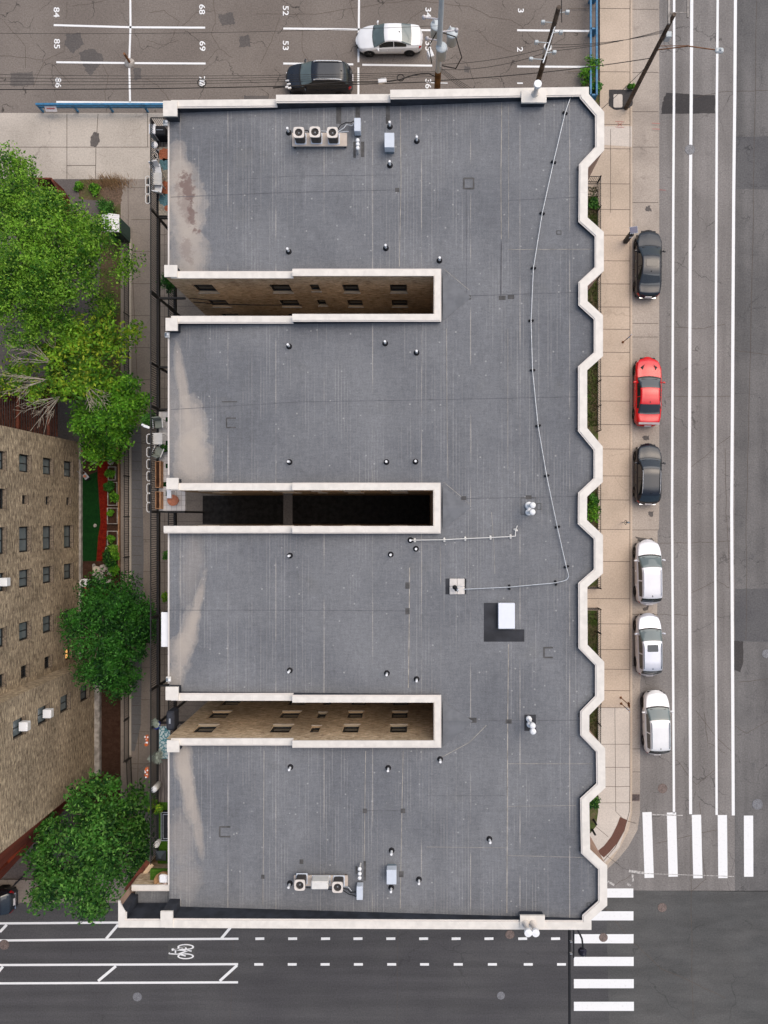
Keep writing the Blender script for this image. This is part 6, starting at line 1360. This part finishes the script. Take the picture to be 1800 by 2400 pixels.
tree('yellowing_tree', (150,900), [(130,800,6.5,1.5),(185,790,6.5,1.4),(225,770,6,1.3),(180,850,7,1.7),(240,830,6.2,1.4),(120,870,6.6,1.3),(60,890,5.5,1.3),(30,900,5,1.0),(160,905,6.6,1.3),(215,890,6.4,1.2),(100,930,5.6,1.0),(270,800,5.5,1.1)],
     LEAF['yellow'], 85, 80, .13, .62, 12, 'yellow green tree with bare grey branches above the left brick building', bare=[(120,850,7.2,150,3.2),(110,890,7,185,3.2),(140,930,6.4,215,3.0),(130,820,7,120,2.6),(205,905,7.0,-50,1.5)])
tree('maple_tree', (262,985), [(235,930,5.8,1.3),(285,925,5.8,1.3),(300,960,5.4,1.25),(250,975,6.4,1.5),(295,985,5.2,1.1),(220,985,5.2,1.1),(265,1010,4.6,1.0),(240,1040,3.6,1.2),(265,1045,3.0,.9),(215,1030,3.2,.8),(205,970,4.8,.8)],
     LEAF['bright'], 95, 110, .115, .56, 13, 'bright green rounded tree between the alley and the red mulch path')
tree('dark_maple', (262,1500), [(225,1430,5.5,1.6),(280,1425,5.2,1.6),(315,1445,4.8,1.4),(235,1490,6.6,1.9),(290,1500,5.6,1.7),(320,1500,4.6,1.2),(245,1550,5.8,1.6),(295,1560,4.6,1.3),(270,1600,4.0,1.2),(215,1460,5,1.2),(205,1540,4.6,1.0),(290,1395,4,.9),(240,1400,4.2,1.0)],
     LEAF['dark'], 105, 190, .10, .64, 14, 'dense dark green tree beside the alley, middle of the left side')
tree('street_tree', (230,1985), [(225,1900,6.5,1.7),(280,1905,6,1.5),(325,1920,5,1.2),(200,1965,7.4,2.0),(260,1970,7,1.9),(310,1985,5.6,1.5),(140,1985,6.4,1.5),(110,2020,5.6,1.3),(170,2040,6.8,1.8),(230,2045,6.8,1.9),(290,2045,5.6,1.4),(120,2070,5.2,1.2),(180,2090,5.4,1.2),(232,2100,5,.85),(75,2010,5,.8),(322,1965,4.6,.9),(240,1865,5,1.0),(100,2105,4.6,.6),(225,2125,4.4,.5)],
     LEAF['deep'], 160, 95, .13, .66, 15, 'glossy deep green street tree at the lower left over the sidewalk')
def shrub(px, py, r_, h_, mat, label, seed, z0=0, n=14, per=36, leaf=.08, cat='shrub', name='shrub', group=None):
    p = P(px, py, z0); t_ = thing(name, label, cat, p, group); v, N = leaves([(p.x,p.y,z0+h_*.5,r_)], n, per, leaf, r_*.5, seed, z0+.02, h_/(2*r_) if r_ else 1); mesh_leaves('foliage', v, N, mat, t_)
    m = MB()
    for k_ in range(4): a = k_*1.6; m.tube(p, p+Vector((math.cos(a)*r_*.5, math.sin(a)*r_*.5, h_*.7)), .02, .008, 5)
    m.build('stems', M['trunk'], t_)
for i, (x,y,r_,h_,mt,lab) in enumerate(((262,1110,.26,.5,'bright','small bright plant in the topmost raised bed'),(261,1140,.3,.5,'dark','dark leafy plant in the upper part of the second raised bed'),(271,1165,.3,.5,'bright','leafy plant in the lower part of the second raised bed'),(262,1202,.2,.4,'bright','small plant in the third raised bed'),(263,1262,.2,.4,'bright','small plant in the fourth raised bed'),
        (269,1284,.32,.6,'lime','pale green plant at the top of the bottom raised bed'),(257,1303,.35,.6,'dark','dark plant in the bottom raised bed'),(276,1303,.35,.6,'bright','bright plant at the right of the bottom raised bed'),(265,1322,.35,.7,'dark','dark shrub at the foot of the bottom raised bed'),(272,1338,.3,.6,'bright','leafy shrub right of the stone heap'))):
    shrub(x,y,r_,h_,LEAF[mt],lab,40+i,z0=.16)
for i, (x,y,r_,h_,mt,z0,lab) in enumerate(((1383,165,.55,.9,'bright',ZW,'bright green weeds at the end of the blue guard rail'),(1372,188,.5,.7,'bright',ZW,'weeds at the corner of the parking lot just above the roof corner'),(1392,215,.4,.6,'deep',ZW,'low weeds beside the lower end of the blue guard rail'),(1385,1200,.6,.8,'bright',ZW,'bright green bush behind the iron fence in the bay gap'),(1388,1172,.3,.5,'deep',ZW,'small green plant above the bright bush in the bay gap'),
        (1390,1880,.4,.4,'deep',ZW,'low plants in the gravel above the two black bollards'),(1390,480,.35,.3,'deep',ZW,'low weeds behind the iron fence beside the upper black car'),(1478,208,.22,.3,'bright',ZW,'tuft of weeds beside the foot of the curb pole'),
        (188,440,.3,.3,'bright',0,'left tuft of grass on the bare soil patch'),(222,447,.35,.3,'bright',0,'right tuft of grass on the bare soil patch'),(250,490,.6,.5,'deep',0,'low pale green weeds above the portable toilet'),(240,760,.9,1.4,'deep',0,'dark undergrowth between the willow and the yellowing tree'),(265,735,.6,.9,'dark',0,'dark bush right of the undergrowth under the willow'),
        (404,672,.5,1.6,'dark',7,'dark potted bush at the mouth of the top light well'),(352,985,.35,.6,'deep',ZD,'leafy plant by the railing above the sage armchairs'),(388,1053,.2,.5,'deep',ZD,'small plant between the tiled balcony table and the roof edge'),(369,1772,.32,.5,'flower',ZD,'pale grey green plant at the foot of the leaf rug'),
        (371,1885,.36,.7,'yellow',ZD,'yellow green fern below the white cylinder'),(366,1693,.2,.3,'flower',ZD+.45,'white blooms rising from the cobalt blue pot'),(393,1400,.25,.5,'yellow',7.4,'yellow green plant on the lower gallery above the white awning'),(396,1300,.25,.5,'deep',7.4,'dark plant on the lower gallery below the middle light well'))):
    shrub(x,y,r_,h_,LEAF[mt],lab,70+i,z0=z0)
# dry ornamental grass heap
p = P(262,432); t_ = thing('dry_grass', 'clump of dry brown ornamental grass at the edge of the apron', 'grass', p); m = MB(); r = random.Random(5)
for i in range(420):
    a = r.uniform(0,2*math.pi); b_ = p+Vector((r.gauss(0,.75), r.gauss(0,.22), 0)); e = b_+Vector((math.cos(a)*r.uniform(.1,.4), r.uniform(.05,.5), r.uniform(.2,.6))); s_ = Vector((.014,.01,0)); m.add([b_-s_, b_+s_, e], [(0,1,2)])
m.build('blades', simple('straw', (.27,.17,.09), .9, .4, 12, .1), t_)
# grass tufts in strips as ground cover
v_list = []
for (x0,y0,x1,y1,n_) in ((1372,440,1399,530,700),(1372,665,1399,735,500),(1372,850,1399,1000,1000),(1372,1140,1399,1240,400),(1372,1435,1399,1530,700),(1376,1650,1399,1735,600)):
    a, b_ = P(x0,y0), P(x1,y1); x = rng.uniform(a.x,b_.x,n_); y = rng.uniform(b_.y,a.y,n_); z = np.full(n_, ZW+.016); an = rng.uniform(0,6.28,n_); h_ = rng.uniform(.04,.11,n_); w_ = .035
    p0 = np.stack([x,y,z],1); d = np.stack([np.cos(an),np.sin(an),0*an],1); l_ = np.stack([rng.normal(0,.05,n_),rng.normal(0,.05,n_),h_],1)
    v_list.append(np.stack([p0-d*w_, p0+d*w_, p0+d*w_*.3+l_, p0-d*w_*.3+l_],1).reshape(-1,3))
v_all = np.concatenate(v_list); o = mesh_leaves('grass', v_all, len(v_all)//4, leaf_mat('grass_blades', (.05,.09,.012), (.11,.10,.045), (.14,.12,.06)), None); tag(o, 'short mixed grass growing in the planting strips behind the iron fences', 'grass', None, 'stuff')
